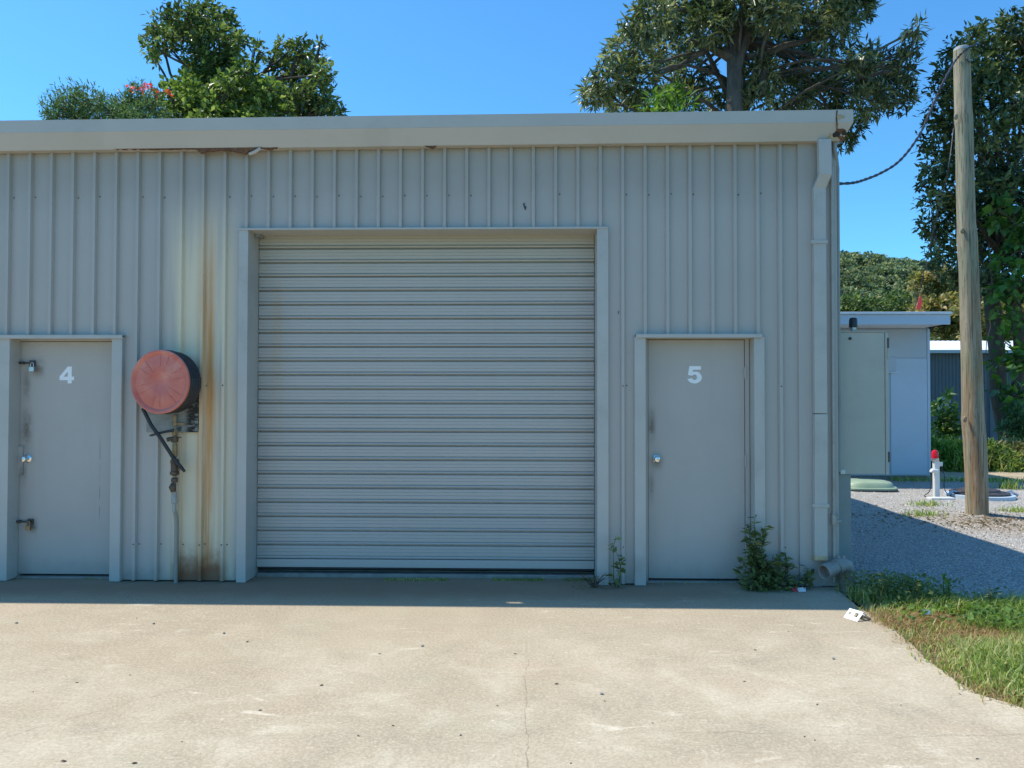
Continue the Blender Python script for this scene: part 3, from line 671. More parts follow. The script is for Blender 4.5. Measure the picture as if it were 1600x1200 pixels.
header(-40, 191, 523, 529, 530, .10); header(994, 1191.5, 521.5, 527.5, 530, .10)
header(371, 950, 355, 358.2, 360, .26, -.05)
MB().box(orl[0], orl[1], .245, .25, orl[2] - .10, orl[2] + .25).build('shutter_head_plate', 'trim', SH)
# --- roller shutter
RS = bpy.data.objects.new('roller_shutter', None); COL.objects.link(RS); RS.parent = SH; RS['label'] = 'grey horizontally slatted roller shutter, closed'
YC = .215; xs0, xs1 = orl[0] + .0045, orl[1] - .0045
z_a, z_b = WZ(389, 660, YC), WZ(879, 660, YC); PIT = (z_a - z_b) / 22.17
prof = [(0.0, .024), (.02, .008), (.05, 0.0), (.22, -.0005), (.245, .003), (.27, -.0005), (.45, -.0005), (.475, .003), (.50, -.0005), (.70, 0.0), (.72, .009), (.745, .009), (.78, -.006), (.84, -.010), (.90, -.006), (.915, .016), (.94, .026), (1.0, .024)]
me = bpy.data.meshes.new('slat'); nS = 14
vs = [(xs0 + (xs1 - xs0) * i / nS, y, -f * PIT) for i in range(nS + 1) for f, y in prof]; n = len(prof)
me.from_pydata(vs, [], [(i * n + k, i * n + k + 1, (i + 1) * n + k + 1, (i + 1) * n + k) for i in range(nS) for k in range(n - 1)])
me.shade_smooth(); me.set_sharp_from_angle(angle=R(25)); me.materials.append(M['shutter'])
for k in range(25):
    zt = z_a + PIT * 2 - PIT * k
    if zt - PIT < z_b - .01: break
    o = link('slat', me, RS, (rd.uniform(-.001, .001), YC + rd.uniform(-.0015, .0015), zt + .0004)); o.rotation_euler = (0, rd.uniform(-.0006, .0006), 0)
zb_roll = WZ(889, 660, YC)
MB().box(xs0, xs1, YC - .014, YC + .02, zb_roll + .012, zt + .004).build('bottom_rail', 'shutter', RS, bevel=.003)
MB().box(xs0 + .01, xs1 - .01, YC - .006, YC + .012, zb_roll - .003, zb_roll + .012).build('rubber_seal', 'rubber', RS)
MB().box(orl[0] + .005, orl[1] - .005, .19, .30, -.02, .030).build('shutter_sill', 'slab_edge', SH, bevel=.006)
p = on_y(401, 364, .1); MB().box(p.x - .012, p.x + .03, .10, .20, p.z - .03, p.z + .02).build('shutter_bracket', 'zinc', SH, bevel=.002)

# --- numbered doors
def digit(parent, ch, px0, px1, py0, py1, y):
    a = on_y(px0, py1, y); b = on_y(px1, py0, y); H = b.z - a.z; mb = MB()
    T = Matrix(((H, 0, 0, a.x), (0, 0, 1, y), (0, H, 0, a.z), (0, 0, 0, 1)))
    if ch == '4':
        for q in (((.493, 0), (.73, 0), (.73, 1), (.493, 1)), ((.73, .19), (.869, .19), (.869, .401), (.73, .401)), ((0, .19), (.493, .19), (.493, .401), (0, .401)), ((0, .401), (.241, .401), (.493, .693), (.493, 1))):
            mb.prism(q, T, -.0012, .0004)
    else:
        pts = [(345, 262), (810, 262), (810, 410), (490, 410), (475, 515), (520, 495), (620, 485), (690, 498), (755, 540), (805, 600), (845, 700), (842, 770), (820, 830), (770, 890), (690, 940), (620, 963), (560, 968), (490, 963), (430, 950), (375, 920), (330, 885), (290, 838), (258, 790), (460, 750), (472, 780), (500, 815), (550, 835), (610, 810), (638, 775), (650, 730), (645, 680), (630, 640), (600, 612), (545, 600), (500, 620), (465, 655), (285, 625)]
        mb.prism([((x - 258) / 705, (965 - yy) / 705) for x, yy in pts], T, -.0012, .0004)
    return mb.build('number', 'sticker_white', parent)
def knob(parent, px, py, y, side=0):
    c = on_y(px, py, y - .02); T = Matrix.Translation((c.x, y, c.z)) @ Matrix.Rotation(R(90), 4, 'X')
    MB().lathe([(.034, 0), (.034, .003), (.026, .008), (.013, .012), (.012, .030), (.022, .036), (.027, .046), (.027, .058), (.021, .066), (.008, .069), (.007, .066)], T, 24, True).build('knob', 'chrome', parent, smooth=True)
def door(o, pxl, pxr, pyt, pyb, mat, label):
    YD = .10; xl, xr = WX(pxl, 700, YD), WX(pxr, 700, YD); zt_ = WZ(pyt, (pxl + pxr) / 2, YD); zb = .032
    d = MB().box(xl, xr, YD, YD + .038, zb, zt_).build('door', mat, SH, bevel=.002); d['label'] = label
    f = MB()
    f.box(o[0] + .004, xl - .004, YD - .012, YD + .06, .0, o[2]); f.box(xr + .004, o[1] - .004, YD - .012, YD + .06, .0, o[2]); f.box(xl - .004, xr + .004, YD - .012, YD + .06, zt_ + .004, o[2] + .02)
    f.build('door_frame', mat, SH, bevel=.0015)
    MB().box(o[0], o[1], YD - .03, YD + .10, -.02, .014).build('threshold', 'slab_edge', SH, bevel=.004)
    MB().box(o[0], o[1], YD + .065, YD + .07, 0, o[2] + .1).build('dark_backing', 'inner_dark', SH)
    return d, YD, xl, xr
d4, YD, xl, xr = door(o4, 31, 174.5, 534, 901, 'door_paint_a', 'flat grey door marked 4 with two padlocked bolts')
digit(d4, '4', 93, 115.8, 572.7, 599, YD); knob(d4, 41, 717, YD)
MB().box(WX(28, 717, YD), WX(37, 717, YD), YD - .016, YD - .001, WZ(742, 30, YD), WZ(697, 30, YD)).build('latch_guard', 'door_paint_a', d4, bevel=.0015)
def bolt(pxa, pxb, py, plx, ply):
    a, b = on_y(pxa, py, YD - .02), on_y(pxb, py, YD - .02); mb = MB()
    mb.tube([(a.x, YD - .022, a.z), (b.x, YD - .022, b.z)], .0075, 10)
    mb.box(b.x - .03, b.x + .02, YD - .012, YD - .0005, b.z - .028, b.z + .022); mb.box(a.x + .02, a.x + .05, YD - .03, YD - .0005, a.z - .012, a.z + .012)
    mb.box(b.x - .012, b.x + .004, YD - .045, YD - .012, b.z - .01, b.z + .008)
    mb.build('bolt', 'dark_metal', d4, bevel=.001)
    c = on_y(plx, ply, YD - .04); mb = MB()
    mb.tube([(c.x - .013, YD - .04, c.z + .0), (c.x - .013, YD - .04, c.z + .028), (c.x - .009, YD - .04, c.z + .038), (c.x, YD - .04, c.z + .042), (c.x + .009, YD - .04, c.z + .038), (c.x + .013, YD - .04, c.z + .028), (c.x + .013, YD - .04, c.z)], .0042, 8)
    mb.box(c.x - .021, c.x + .021, YD - .051, YD - .029, c.z - .036, c.z + .003); mb.build('padlock', 'zinc' if py < 700 else 'brass', d4, bevel=.003)
bolt(28, 50, 567, 50, 574); bolt(23, 47, 815, 44, 822)
d5, YD, xl, xr = door(o5, 1013, 1163.5, 531, 907, 'door_paint_b', 'flat grey door marked 5 with a round knob')
digit(d5, '5', 1073.9, 1096.4, 572, 599, YD); knob(d5, 1026, 717, YD)
for py in (583, 720, 850): MB().tube([(xr + .004, YD - .012, WZ(py + 9, 1165, YD)), (xr + .004, YD - .012, WZ(py - 9, 1165, YD))], .008, 8).build('hinge', 'trim', d5)

# --- corner flashing, downpipe, pipes
mb = MB(); xa = WX(1246, 500); mb.box(xa, XR, -.030, -.026, .01, ZT_R - .20); mb.box(XR - .004, XR, -.026, .12, .01, ZT_R - .20); mb.box(xa, xa + .004, -.026, .0, .01, ZT_R - .20)
mb.build('corner_flashing', 'wall', SH, bevel=.001)
def rect_pipe(pts, w_, d_):                     # rectangular pipe through (x, y, z) centres of its front face
    mb = MB(); vs = []
    for x, y, z in pts: vs += [(x - w_ / 2, y, z), (x + w_ / 2, y, z), (x + w_ / 2, y + d_, z), (x - w_ / 2, y + d_, z)]
    fs = [(0, 1, 2, 3), tuple(range(len(vs) - 4, len(vs)))]
    for i in range(len(pts) - 1):
        for k in range(4): a, b = i * 4 + k, i * 4 + (k + 1) % 4; fs.append((a, b, b + 4, a + 4))
    return mb.add(vs, fs)
xt = WX(1287, 240, -.10); xm = WX(1281, 300, -.09); xbm = WX(1283, 870, -.09)
zA, zB, zC, zD = ZT_R - .235, WZ(272, 1285, -.14), WZ(294, 1281, -.09), WZ(874, 1282, -.09)
dp = rect_pipe([(xt, -.135, zA), (xt + .004, -.135, zB), (xm, -.092, zC), (xm, -.092, WZ(646, 1281, -.09))], .103, .058).build('downpipe', 'trim', SH, bevel=.006, seg=2)
dp['label'] = 'square grey downpipe with an offset under the gutter'
rect_pipe([(xm + .001, -.094, WZ(647, 1281, -.09)), (xbm, -.094, zD)], .106, .060).build('downpipe', 'trim', SH, bevel=.006, seg=2)
for py in (378, 790):
    z = WZ(py, 1281, -.09); MB().box(xm - .078, xm + .058, -.1005, -.096, z - .014, z + .014).build('pipe_bracket', 'trim', SH, bevel=.001)
rect_pipe([(xbm, -.0955, zD + .03), (xbm, -.0955, zD - .012)], .110, .063).build('downpipe_foot', 'cream_stain', SH, bevel=.004)
XS = XR + .022
p0 = on_y(1303, 232, -.02); mb = MB()
mb.tube([(XS - .045, -.055, ZT_R - .235), (XS - .045, -.055, ZT_R - .30), (XS - .025, -.03, ZT_R - .36), (XS + .005, .02, ZT_R - .44), (XS + .012, .04, ZT_R - .50), (XS + .012, .04, .95)], .017, 10)
mb.build('conduit', 'duct_paint', SH, smooth=True)
mb = MB(); xw = WX(1303, 800, -.055)
mb.tube([(xw + .004, -.05, WZ(262, 1305, -.05)), (xw, -.055, .05)], .0145, 10); mb.build('water_pipe', 'galv_pipe', SH, smooth=True)
z = WZ(812, 1306, -.06); mb = MB(); mb.tube([(xw, -.056, z - .05), (xw, -.056, z - .03), (xw, -.056, z + .03), (xw, -.056, z + .05)], [.018, .024, .024, .018], 10)
mb.box(xw - .02, xw + .055, -.075, -.045, z - .018, z - .004); mb.tube([(xw, -.056, z + .02), (xw + .02, -.10, z + .06)], .011, 8); mb.build('stop_valve', 'galv_pipe', SH, bevel=.002)

# ================================================================== THINGS ON AND BY THE SHED
# --- fire hose reel
rc = on_y(261, 597, -.17)
HR = thing('fire_hose_reel', (rc.x, 0, rc.z), 'faded red fire hose reel with black hose mounted between door and shutter', 'hose reel')
ax = Vector((-math.sin(R(8)), -math.cos(R(8)), 0.0))          # axle, out from the wall
T = Matrix.Translation(Vector((rc.x, -.17, rc.z))) @ Vector((0, 0, 1)).rotation_difference(ax).to_matrix().to_4x4()
RD = .262
MB().lathe([(.0, .088), (.055, .088), (.075, .094), (.12, .096), (.19, .092), (.225, .088), (.236, .098), (.250, .104), (RD, .100), (RD, .080), (.235, .076), (.0, .076)], T, 56).build('front_disc', 'red', HR, smooth=True)
disc = HR.children[0]
for k in range(6):                                             # pressed radial ribs
    mb = MB(); A = T @ Matrix.Rotation(k * math.pi / 3 + .2, 4, 'Z')
    for sgn in (-1, 1):
        mb.tube([A @ Vector((.085, sgn * .018, .0945)), A @ Vector((.15, sgn * .027, .0965)), A @ Vector((.215, sgn * .038, .091))], [.0015, .0026, .0015], 6)
    mb.build('pressed_rib', 'red', disc, smooth=True)
MB().lathe([(.0, -.105), (.225, -.105), (.235, -.108), (.235, -.095), (.0, -.092)], T, 48).build('back_disc', 'rubber', HR, smooth=True)
MB().lathe([(.10, -.08), (.10, .08)], T, 32).build('drum', 'rubber', HR, smooth=True)
rng_ = random.Random(2)
for layer, (rad, cnt) in enumerate(((.180, 6), (.212, 6), (.243, 6))):
    for k in range(cnt):
        mb = MB(); h = -.080 + .029 * k + (.0 if layer % 2 else .004); rr_ = rad + rng_.uniform(-.004, .008)
        mb.tube([T @ Vector((rr_ * math.cos(a * math.pi / 20), rr_ * math.sin(a * math.pi / 20), h + .004 * math.sin(a * .3 + k))) for a in range(41)], .0155, 8, False)
        mb.build('hose_coil', 'rubber', HR, smooth=True)
p = on_y(278, 655, 0); MB().box(WX(232, 655), WX(312, 655), -.036, -.027, WZ(675, 272), WZ(600, 272)).build('back_board', 'board', HR, bevel=.002)
MB().tube([(rc.x, -.03, rc.z), (rc.x - .01, -.12, rc.z)], .045, 14).build('axle_bracket', 'dark_metal', HR)
# free end of the hose: leaves the reel low on the left, through the guide, to the nozzle
Y1 = -.14
q0 = on_y(223, 638, -.20); q1 = on_y(236, 664, -.19); q2 = on_y(252, 686, -.16); q3 = on_y(270, 714, -.13); q4 = on_y(279, 726, -.11); q5 = on_y(289, 737, -.10)
MB().tube([q0, q1, q2, q3, q4], [.0155, .0155, .0155, .0155, .017], 10).build('hose_end', 'rubber', HR, smooth=True)
MB().tube([q3 + Vector((.004, -.004, -.004)), q4, q5], [.019, .018, .011], 10).build('nozzle', 'rubber', HR, smooth=True)
g0 = on_y(283, 668, -.04); g1 = on_y(262, 673, -.13); g2 = on_y(241, 679, -.17)
mb = MB(); mb.tube([g0, g1, g2 + Vector((0, 0, .008))], .006, 8); mb.tube([g0 + Vector((0, 0, -.02)), g1 + Vector((0, -.02, -.012)), g2 + Vector((0, -.02, -.004))], .005, 8)
mb.tube([g2 + Vector((.03 * math.cos(a * math.pi / 8), .03 * math.sin(a * math.pi / 8), .008 * math.cos(a * math.pi / 8))) for a in range(17)], .008, 8, False); mb.build('hose_guide', 'dark_metal', HR, smooth=True)
# riser with valves
xv = WX(273, 720, -.075); zz = lambda py: WZ(py, 272, -.075)
def fit(name, mat, rows, seg=14):
    MB().lathe([(r, zz(py)) for py, r in rows], Matrix.Translation((xv, -.075, 0)), seg, True).build(name, mat, HR, smooth=True)
fit('riser_pipe', 'galv_pipe', ((800, .016), (768, .016), (768, .021), (784, .021)))
MB().tube([(xv, -.075, zz(668)), (xv, -.075, zz(800))], .0145, 12).build('riser_core', 'brass', HR, smooth=True)
fit('union_nut', 'brass', ((681, .017), (679, .025), (673, .025), (670, .017)), 6)
fit('brass_sleeve', 'brass', ((714, .018), (711, .023), (697, .021), (692, .017)))
fit('gate_valve_body', 'bronze', ((743, .022), (741, .036), (737, .036), (736, .030), (724, .030), (723, .035), (719, .035), (717, .02)))
fit('reducer', 'bronze', ((754, .016), (753, .027), (748, .027), (746, .018)))
fit('reducer', 'galv_pipe', ((787, .016), (786, .024), (772, .022), (769, .018)))
MB().tube([(xv - .008, -.075, zz(756)), (xv - .012, -.09, zz(761)), (xv - .002, -.085, zz(768))], [.022, .028, .02], 10).build('check_valve', 'bronze', HR, smooth=True)
mb = MB(); mb.tube([(xv - .055, -.10, zz(687)), (xv - .01, -.09, zz(684))], [.020, .014], 8); mb.tube([(xv - .01, -.09, zz(684)), (xv + .06, -.085, zz(683))], .006, 6); mb.box(xv - .024, xv + .024, -.10, -.06, zz(691), zz(682)); mb.build('ball_valve', 'bronze', HR, bevel=.003)
mb = MB(); mb.box(xv - .015, xv + .015, -.085, -.062, zz(666), zz(648)); mb.box(xv - .03, xv + .075, -.078, -.066, zz(664), zz(660)); mb.build('reel_inlet', 'brass', HR, bevel=.004)
xs_ = WX(275.5, 850, -.045); MB().tube([(xv, -.072, zz(797)), (xv + .003, -.05, zz(808)), (xs_, -.047, zz(820)), (xs_, -.047, .0)], .0155, 12).build('feed_pipe', 'wall', HR, smooth=True)

# --- meter cabinet on the side wall
cb = on_y(1350, 740, .20); cx0, cx1 = XR - .006, WX(1387, 630, .20); cz0, cz1 = WZ(741, 1350, .20), WZ(519, 1350, .20)
CB = thing('meter_cabinet', (cx0, .2, cz0), 'pale grey-green steel meter cabinet on the shed corner beside the downpipe', 'cabinet')
MB().box(cx0, cx1 - .022, .20, .92, cz0, cz1).build('cabinet_body', 'cabinet_paint', CB, bevel=.004, seg=2)
MB().box(cx1 - .020, cx1 + .004, .192, .928, cz0 - .004, cz1 - .004).build('cabinet_door', 'cabinet_paint', CB, bevel=.003)
MB().box(cx0 - .0, cx1 - .01, .19, .93, cz1 + .001, cz1 + .012).build('cabinet_top', 'cabinet_paint', CB, bevel=.003)
for py in (536, 553, 714): MB().tube([(cx1 + .004, .190, WZ(py + 8, 1388, .19)), (cx1 + .004, .190, WZ(py - 8, 1388, .19))], .008, 8).build('hinge', 'dark_metal' if py != 553 else 'cabinet_paint', CB)
c = on_y(1331, 518, .30); MB().lathe([(.018, 0), (.022, .012), (.022, .04)], Matrix.Translation((c.x, .27, cz1 + .010)), 16, True).build('sensor_base', 'zinc', CB, smooth=True)
MB().lathe([(.034, .038), (.036, .05), (.034, .105), (.028, .122), (.004, .126)], Matrix.Translation((c.x, .27, cz1 + .008)), 20, True).build('light_sensor', 'black_plastic', CB, smooth=True)
c = on_y(1328, 529, .198); MB().lathe([(.012, 0), (.012, .012), (.004, .02)], Matrix.Translation((c.x, .199, c.z)) @ Matrix.Rotation(R(90), 4, 'X'), 12, True).build('cable_gland', 'dark_metal', CB)
c = on_y(1315, 737, .18); MB().box(c.x - .02, c.x + .02, .15, .20, c.z - .02, c.z + .02).build('saddle', 'white_plastic', CB, bevel=.004)
MB().box(XR + .002, WX(1330, 820, .22), .22, .30, .0, cz0 + .002).build('cable_duct', 'duct_paint', CB, bevel=.003)

# --- grey drain pipe elbow on the ground
a = on_y(1288, 894, -.20); b = on_y(1316, 882, -.10)
DP = thing('drain_pipe', (b.x, -.1, 0), 'weathered grey plastic drain elbow with open end below the downpipe', 'pipe')
d = (b - a).normalized(); Tm = Matrix.Translation(a) @ Vector((0, 0, 1)).rotation_difference(d).to_matrix().to_4x4(); ln = (b - a).length
MB().lathe([(.050, .09), (.052, .0), (.057, -.004), (.061, .004), (.061, .07), (.058, .075), (.058, ln)], Tm, 28).build('inlet', 'pvc_grey', DP, smooth=True)
MB().lathe([(.0, .085), (.052, .085)], Tm, 20).build('inner_disc', 'timber_dark', DP)  # dark disc closing the pipe behind its open end
MB().tube([a + d * (ln * .62), a + d * (ln * .95), b + d * .03 + Vector((0, 0, -.02)), b + Vector((.05, .03, -.09)), b + Vector((.055, .035, -.24))], [.066, .067, .066, .064, .064], 22).build('elbow', 'pvc_grey', DP, smooth=True)
MB().tube([a + d * (ln * .35), a + d * (ln * .39)], .061, 24).build('collar', 'pvc_grey', DP, smooth=True)
mb = MB(); q = b + Vector((-.01, -.015, .062)); 
for dx in (-.022, .018): mb.tube([q + Vector((dx, 0, -.02)), q + Vector((dx * 1.1, -.002, .012))], [.014, .011], 8)
mb.build('lug', 'pvc_grey', DP, smooth=True)

# --- utility pole, service cable and flagged line
top = on_y(1504, 76, POLE.y); bot = POLE
UP = thing('utility_pole', (bot.x, bot.y, -.1), 'tall weathered round timber power pole standing in the gravel', 'pole')
prow = [(808, 1527, 15.4), (740, 1525.5, 15.6), (690, 1523, 15.8), (655, 1520, 15.9), (640, 1520, 15.2), (575, 1518.5, 14.6), (500, 1516, 14.2), (420, 1513.5, 13.6), (372, 1511, 14.2), (350, 1510, 12.9), (300, 1508.5, 12.8), (200, 1506.5, 12.4), (185, 1505.5, 13.0), (172, 1505, 12.2), (120, 1503.5, 11.8), (80, 1502.5, 11.3), (76, 1502.5, 10.6)]
pts = [Vector((bot.x, bot.y, -.2))] + [on_y(px, py, POLE.y) for py, px, r in prow]; rads = [.128] + [r / F * (POLE.y - CAM.y) for py, px, r in prow]
mb = MB(); mb.tube(pts, rads, 28); o = mb.build('pole_shaft', 'pole', UP, smooth=True)
for py, px in ((655, 1508), (360, 1504), (182, 1494), (395, 1515)):
    c = on_y(px, py, POLE.y - .09); MB().lathe([(.002, -.012), (.028, -.006), (.022, .01), (.004, .018)], Matrix.Translation(c) @ Matrix.Rotation(R(90), 4, 'X') @ Matrix.Scale(1.6, 4, Vector((0, 1, 0))), 12, True).build('knot', 'pole', UP, smooth=True)
MB().lathe([(.005, .022), (.085, .014), (.098, .004), (.098, -.03)], Matrix.Translation(pts[-1]), 24).build('pole_cap', 'cap_grey', UP, smooth=True)
MB().tube([pts[-1] + Vector((.02, -.09, -.15)), pts[-1] + Vector((.01, -.13, -.16)), pts[-1] + Vector((-.02, -.14, -.20)), pts[-1] + Vector((.03, -.13, -.25)), pts[-1] + Vector((.05, -.09, -.22))], .011, 8).build('cable_hook', 'dark_metal', UP, smooth=True)
path = [(1312, 287, .05), (1330, 286, .35), (1350, 281, .65), (1375, 271, 1.0), (1400, 256, 1.35), (1420, 235, 1.65), (1438, 208, 1.95), (1452, 178, 2.15), (1464, 150, 2.3), (1478, 120, 2.4), (1492, 96, POLE.y - .18), (1505, 81, POLE.y - .16), (1520, 71, POLE.y - .02), (1531, 68, POLE.y + .12)]
C = [on_y(*q) for q in path]; C[0] = Vector((XR - .01, C[0].y, C[0].z))
def spline(P, k=6):
    out = []
    for i in range(len(P) - 1):
        a, b, c, d = P[max(i - 1, 0)], P[i], P[i + 1], P[min(i + 2, len(P) - 1)]
        for j in range(k):
            t = j / k; out.append(.5 * ((2 * b) + (c - a) * t + (2 * a - 5 * b + 4 * c - d) * t * t + (3 * b - a - 3 * c + d) * t ** 3))
    return out + [P[-1]]
C = spline(C, 18); OC = thing('service_cable', C[0], 'thick black twisted power cable sagging from shed corner to pole top', 'cable')
for ph in (0, math.pi):
    mb = MB(); mb.tube([p + Vector((math.cos(i * .55 + ph), math.sin(i * .55 + ph) * .6, math.sin(i * .55 + ph))) * .005 for i, p in enumerate(C)], .0095, 8); mb.build('strand', 'cable_sheath', OC, smooth=True)
CABY = on_z(1440, 748).y; OV = .95                                                        # front wall of the cabin
ln_px = [(1494, 150, POLE.y + .05), (1490, 200, POLE.y + .5), (1482, 262, 4.2), (1471, 310, 5.2), (1460, 352, 6.0), (1450, 398, 7.2), (1442, 432, 7.9), (1436, 458, 8.3), (1430, 480, 8.5), (1428, 492, 8.55)]
C2 = spline([on_y(*q) for q in ln_px], 4); FL = thing('flag_line', C2[-1], 'thin dark line from the pole to the cabin roof with red warning flag', 'line')
MB().tube(C2, .008, 6).build('line', 'cable_sheath', FL, smooth=True)
mb = MB()
fl = [(1437, 463, 0), (1440, 464, .03), (1441, 474, .05), (1438, 484, .02), (1432, 482.5, -.02), (1432, 480, 0)]
vs = [on_y(x, y, 8.45 + e) for x, y, e in fl]; mb.add(vs + [v + Vector((0, .006, 0)) for v in vs], [tuple(range(6)), tuple(range(11, 5, -1))] + [(i, (i + 1) % 6, (i + 1) % 6 + 6, i + 6) for i in range(6)]); mb.build('flag', 'flag_red', FL)

# --- cabin behind the yard
cbr = on_y(1453.5, 740, CABY); cx_r = cbr.x; cx_l = cx_r - 3.4; ez = WZ(507, 1400, CABY - OV)
CA = thing('site_cabin', (cx_l, CABY, 0), 'flat-roofed pale blue-grey cabin behind the gravel yard', 'cabin')
CZ0 = .06
MB().box(cx_l, cx_r, CABY, CABY + 3.0, CZ0, ez + .1).build('wall', 'cabin_paint', CA)
zj = WZ(560, 1420, CABY); xj = WX(1391, 600, CABY)
MB().box(xj, cx_r - .05, CABY - .014, CABY - .001, CZ0 + .02, zj).build('wall_panel', 'cabin_panel', CA, bevel=.002)
MB().box(cx_l + .05, cx_r - .05, CABY - .010, CABY - .001, zj + .01, ez).build('wall_panel', 'cabin_paint', CA, bevel=.002)
MB().box(cx_r - .045, cx_r + .008, CABY - .018, CABY + .04, CZ0, ez).build('corner_trim', 'cabin_panel', CA, bevel=.002)
c = on_y(1396, 581, CABY); MB().box(c.x - .35, c.x + .05, CABY - .06, CABY - .012, c.z - .02, c.z + .0).build('window_sill', 'cabin_white', CA, bevel=.003)
MB().box(c.x - .33, c.x + .04, CABY - .035, CABY - .012, c.z + .0, zj + .02).build('window_frame', 'cabin_paint', CA, bevel=.003)
xo = WX(1485, 495, CABY - OV); zt0 = WZ(490, 1400, CABY - OV); mb = MB()
mb.box(cx_l - .3, xo, CABY - OV, CABY - OV + .04, ez + .0, zt0 - .015); mb.build('fascia', 'cabin_panel', CA, bevel=.003)
mb = MB(); x = cx_l - .32
mb.box(cx_l - .32, xo + .02, CABY - OV - .04, CABY + 3.3, zt0 - .012, zt0 + .03); mb.build('roof', 'cabin_white', CA, bevel=.004)
MB().box(cx_r + .012, xo - .005, CABY - OV + .042, CABY + 3.2, ez + .02, ez + .05).add([], []).box(cx_l, cx_r + .012, CABY - OV + .042, CABY - .02, ez + .02, ez + .05).build('soffit', 'cabin_white', CA)
MB().tube([(cx_r, CABY + .3, ez - .28), (xo - .05, CABY + .3, ez + .02)], .018, 8).build('roof_brace', 'timber_dark', CA)
MB().box(cx_l + .05, cx_r - .05, CABY + .03, CABY + 2.9, -.1, CZ0 + .001).build('base', 'slab_edge', CA)

# --- blue shed far back
SY = 20.4
fx0 = WX(1405, 620, SY); fx1 = WX(1720, 620, SY); fz = WZ(550, 1500, SY)
FS = thing('blue_shed', (fx0, SY, 0), 'dark blue corrugated shed with white roof behind the trees', 'shed')
mb = MB(); n = int((fx1 - fx0) / .12); prv = None
for i in range(n * 4 + 1):
    x = fx0 + i * .03; y = SY + (0, 0, -.03, -.03)[i % 4]
    if prv: mb.add([(prv[0], prv[1], -.1), (x, y, -.1), (x, y, fz), (prv[0], prv[1], fz)], [(0, 1, 2, 3)])
    prv = (x, y)
mb.build('wall', 'shed_blue', FS)
MB().box(fx0, fx1, SY + .05, SY + 5, -.1, fz).build('shed_body', 'shed_blue', FS)
mb = MB(); prv = None; rz1 = WZ(533, 1500, SY + 4.6)
for i in range(int((fx1 - fx0 + .6) / .05)):
    x = fx0 - .3 + i * .05; dz = (0.0, .02, .02, 0.0)[i % 4]
    if prv: mb.add([(prv[0], SY - .35, fz + .02 + prv[1]), (x, SY - .35, fz + .02 + dz), (x, SY + 4.6, rz1 + dz), (prv[0], SY + 4.6, rz1 + prv[1])], [(0, 1, 2, 3)])
    prv = (x, dz)
mb.build('roof', 'shed_roof', FS)
MB().box(fx0 - .3, fx1 + .3, SY - .40, SY - .36, fz - .06, fz + .05).build('gutter', 'cabin_panel', FS)
dx0, dx1 = WX(1545, 650, SY), WX(1571, 650, SY); MB().box(dx0, dx1, SY - .07, SY - .032, -.05, WZ(607, 1555, SY)).build('door', 'shed_blue', FS, bevel=.004)
a = on_y(1463, 621, SY); b = on_y(1484, 643, SY); MB().box(a.x, b.x, SY - .06, SY - .032, b.z, a.z).build('window', 'pale_panel', FS)

# --- things in the gravel: alarm beacon post, septic lid, manhole
bp = on_z(1463, 776, -.02); BC = thing('beacon_post', (bp.x, bp.y, -.03), 'short white post with red warning beacon standing in gravel', 'beacon')
def bz(py): return WZ(py, 1461, bp.y)
pxm = F / (bp.y - CAM.y)
MB().box(bp.x - 4 / pxm, bp.x + 4 / pxm, bp.y - .035, bp.y + .035, -.03, bz(720)).build('post', 'white_plastic', BC, bevel=.006)
bx = bp.x - 1.5 / pxm
MB().lathe([(5.2 / pxm, bz(720)), (5.6 / pxm, bz(719)), (5.6 / pxm, bz(716))], Matrix.Translation((bx, bp.y, 0)), 20, True).build('lamp_base', 'zinc', BC, smooth=True)
MB().lathe([(5.0 / pxm, bz(716)), (5.2 / pxm, bz(712)), (4.9 / pxm, bz(707)), (3.6 / pxm, bz(704)), (.003, bz(702.8))], Matrix.Translation((bx, bp.y, 0)), 20, True).build('lamp_dome', 'beacon_red', BC, smooth=True)
mb = MB(); e = on_y(1455, 736, bp.y - .04); mb.tube([(bp.x, bp.y - .04, e.z), (e.x + .01, bp.y - .05, e.z + .005), (e.x - .01, bp.y - .05, e.z - .02)], [.030, .038, .03], 12); mb.build('outlet_box', 'white_plastic', BC, smooth=True)
MB().tube([(e.x - .008, bp.y - .05, e.z - .03), (e.x - .006, bp.y - .05, e.z - .08)], .016, 8).build('plug', 'black_plastic', BC)
e2 = on_y(1469.5, 725, bp.y); MB().box(e2.x - .028, e2.x + .028, bp.y - .02, bp.y + .02, e2.z - .035, e2.z + .035).build('junction_box', 'white_plastic', BC, bevel=.004)
for P_ in ([(1454, 741), (1455, 755), (1452, 768), (1444, 775), (1456, 777)], [(1472, 731), (1476, 745), (1475, 760), (1479, 770), (1486, 775)]):
    MB().tube(spline([on_y(x, y, bp.y - .05) for x, y in P_], 5), .007, 6).build('lead', 'rubber', BC, smooth=True)
c = on_z(1472, 778, -.0); MB().box(c.x - .22, c.x + .16, c.y - .10, c.y + .06, -.03, .012).build('foot_board', 'white_plastic', BC, bevel=.006)
mh = on_z(1530, 774, 0); MH = thing('manhole', (mh.x, mh.y, -.02), 'dark round access lid with clamps behind the timber pole', 'manhole')
MB().lathe([(.50, -.03), (.50, .025), (.46, .03)], Matrix.Translation((mh.x, mh.y, 0)), 32, True).build('collar', 'cabin_panel', MH, smooth=True)
MB().lathe([(.36, .03), (.36, .055), (.30, .075), (.29, .10), (.005, .11)], Matrix.Translation((mh.x, mh.y, 0)), 32, True).build('lid', 'iron', MH, smooth=True)
MB().lathe([(.38, .0), (.42, .0), (.43, .05), (.37, .05), (.38, .0)], Matrix.Translation((mh.x, mh.y, .01)), 32).build('rim', 'iron', MH, smooth=True)
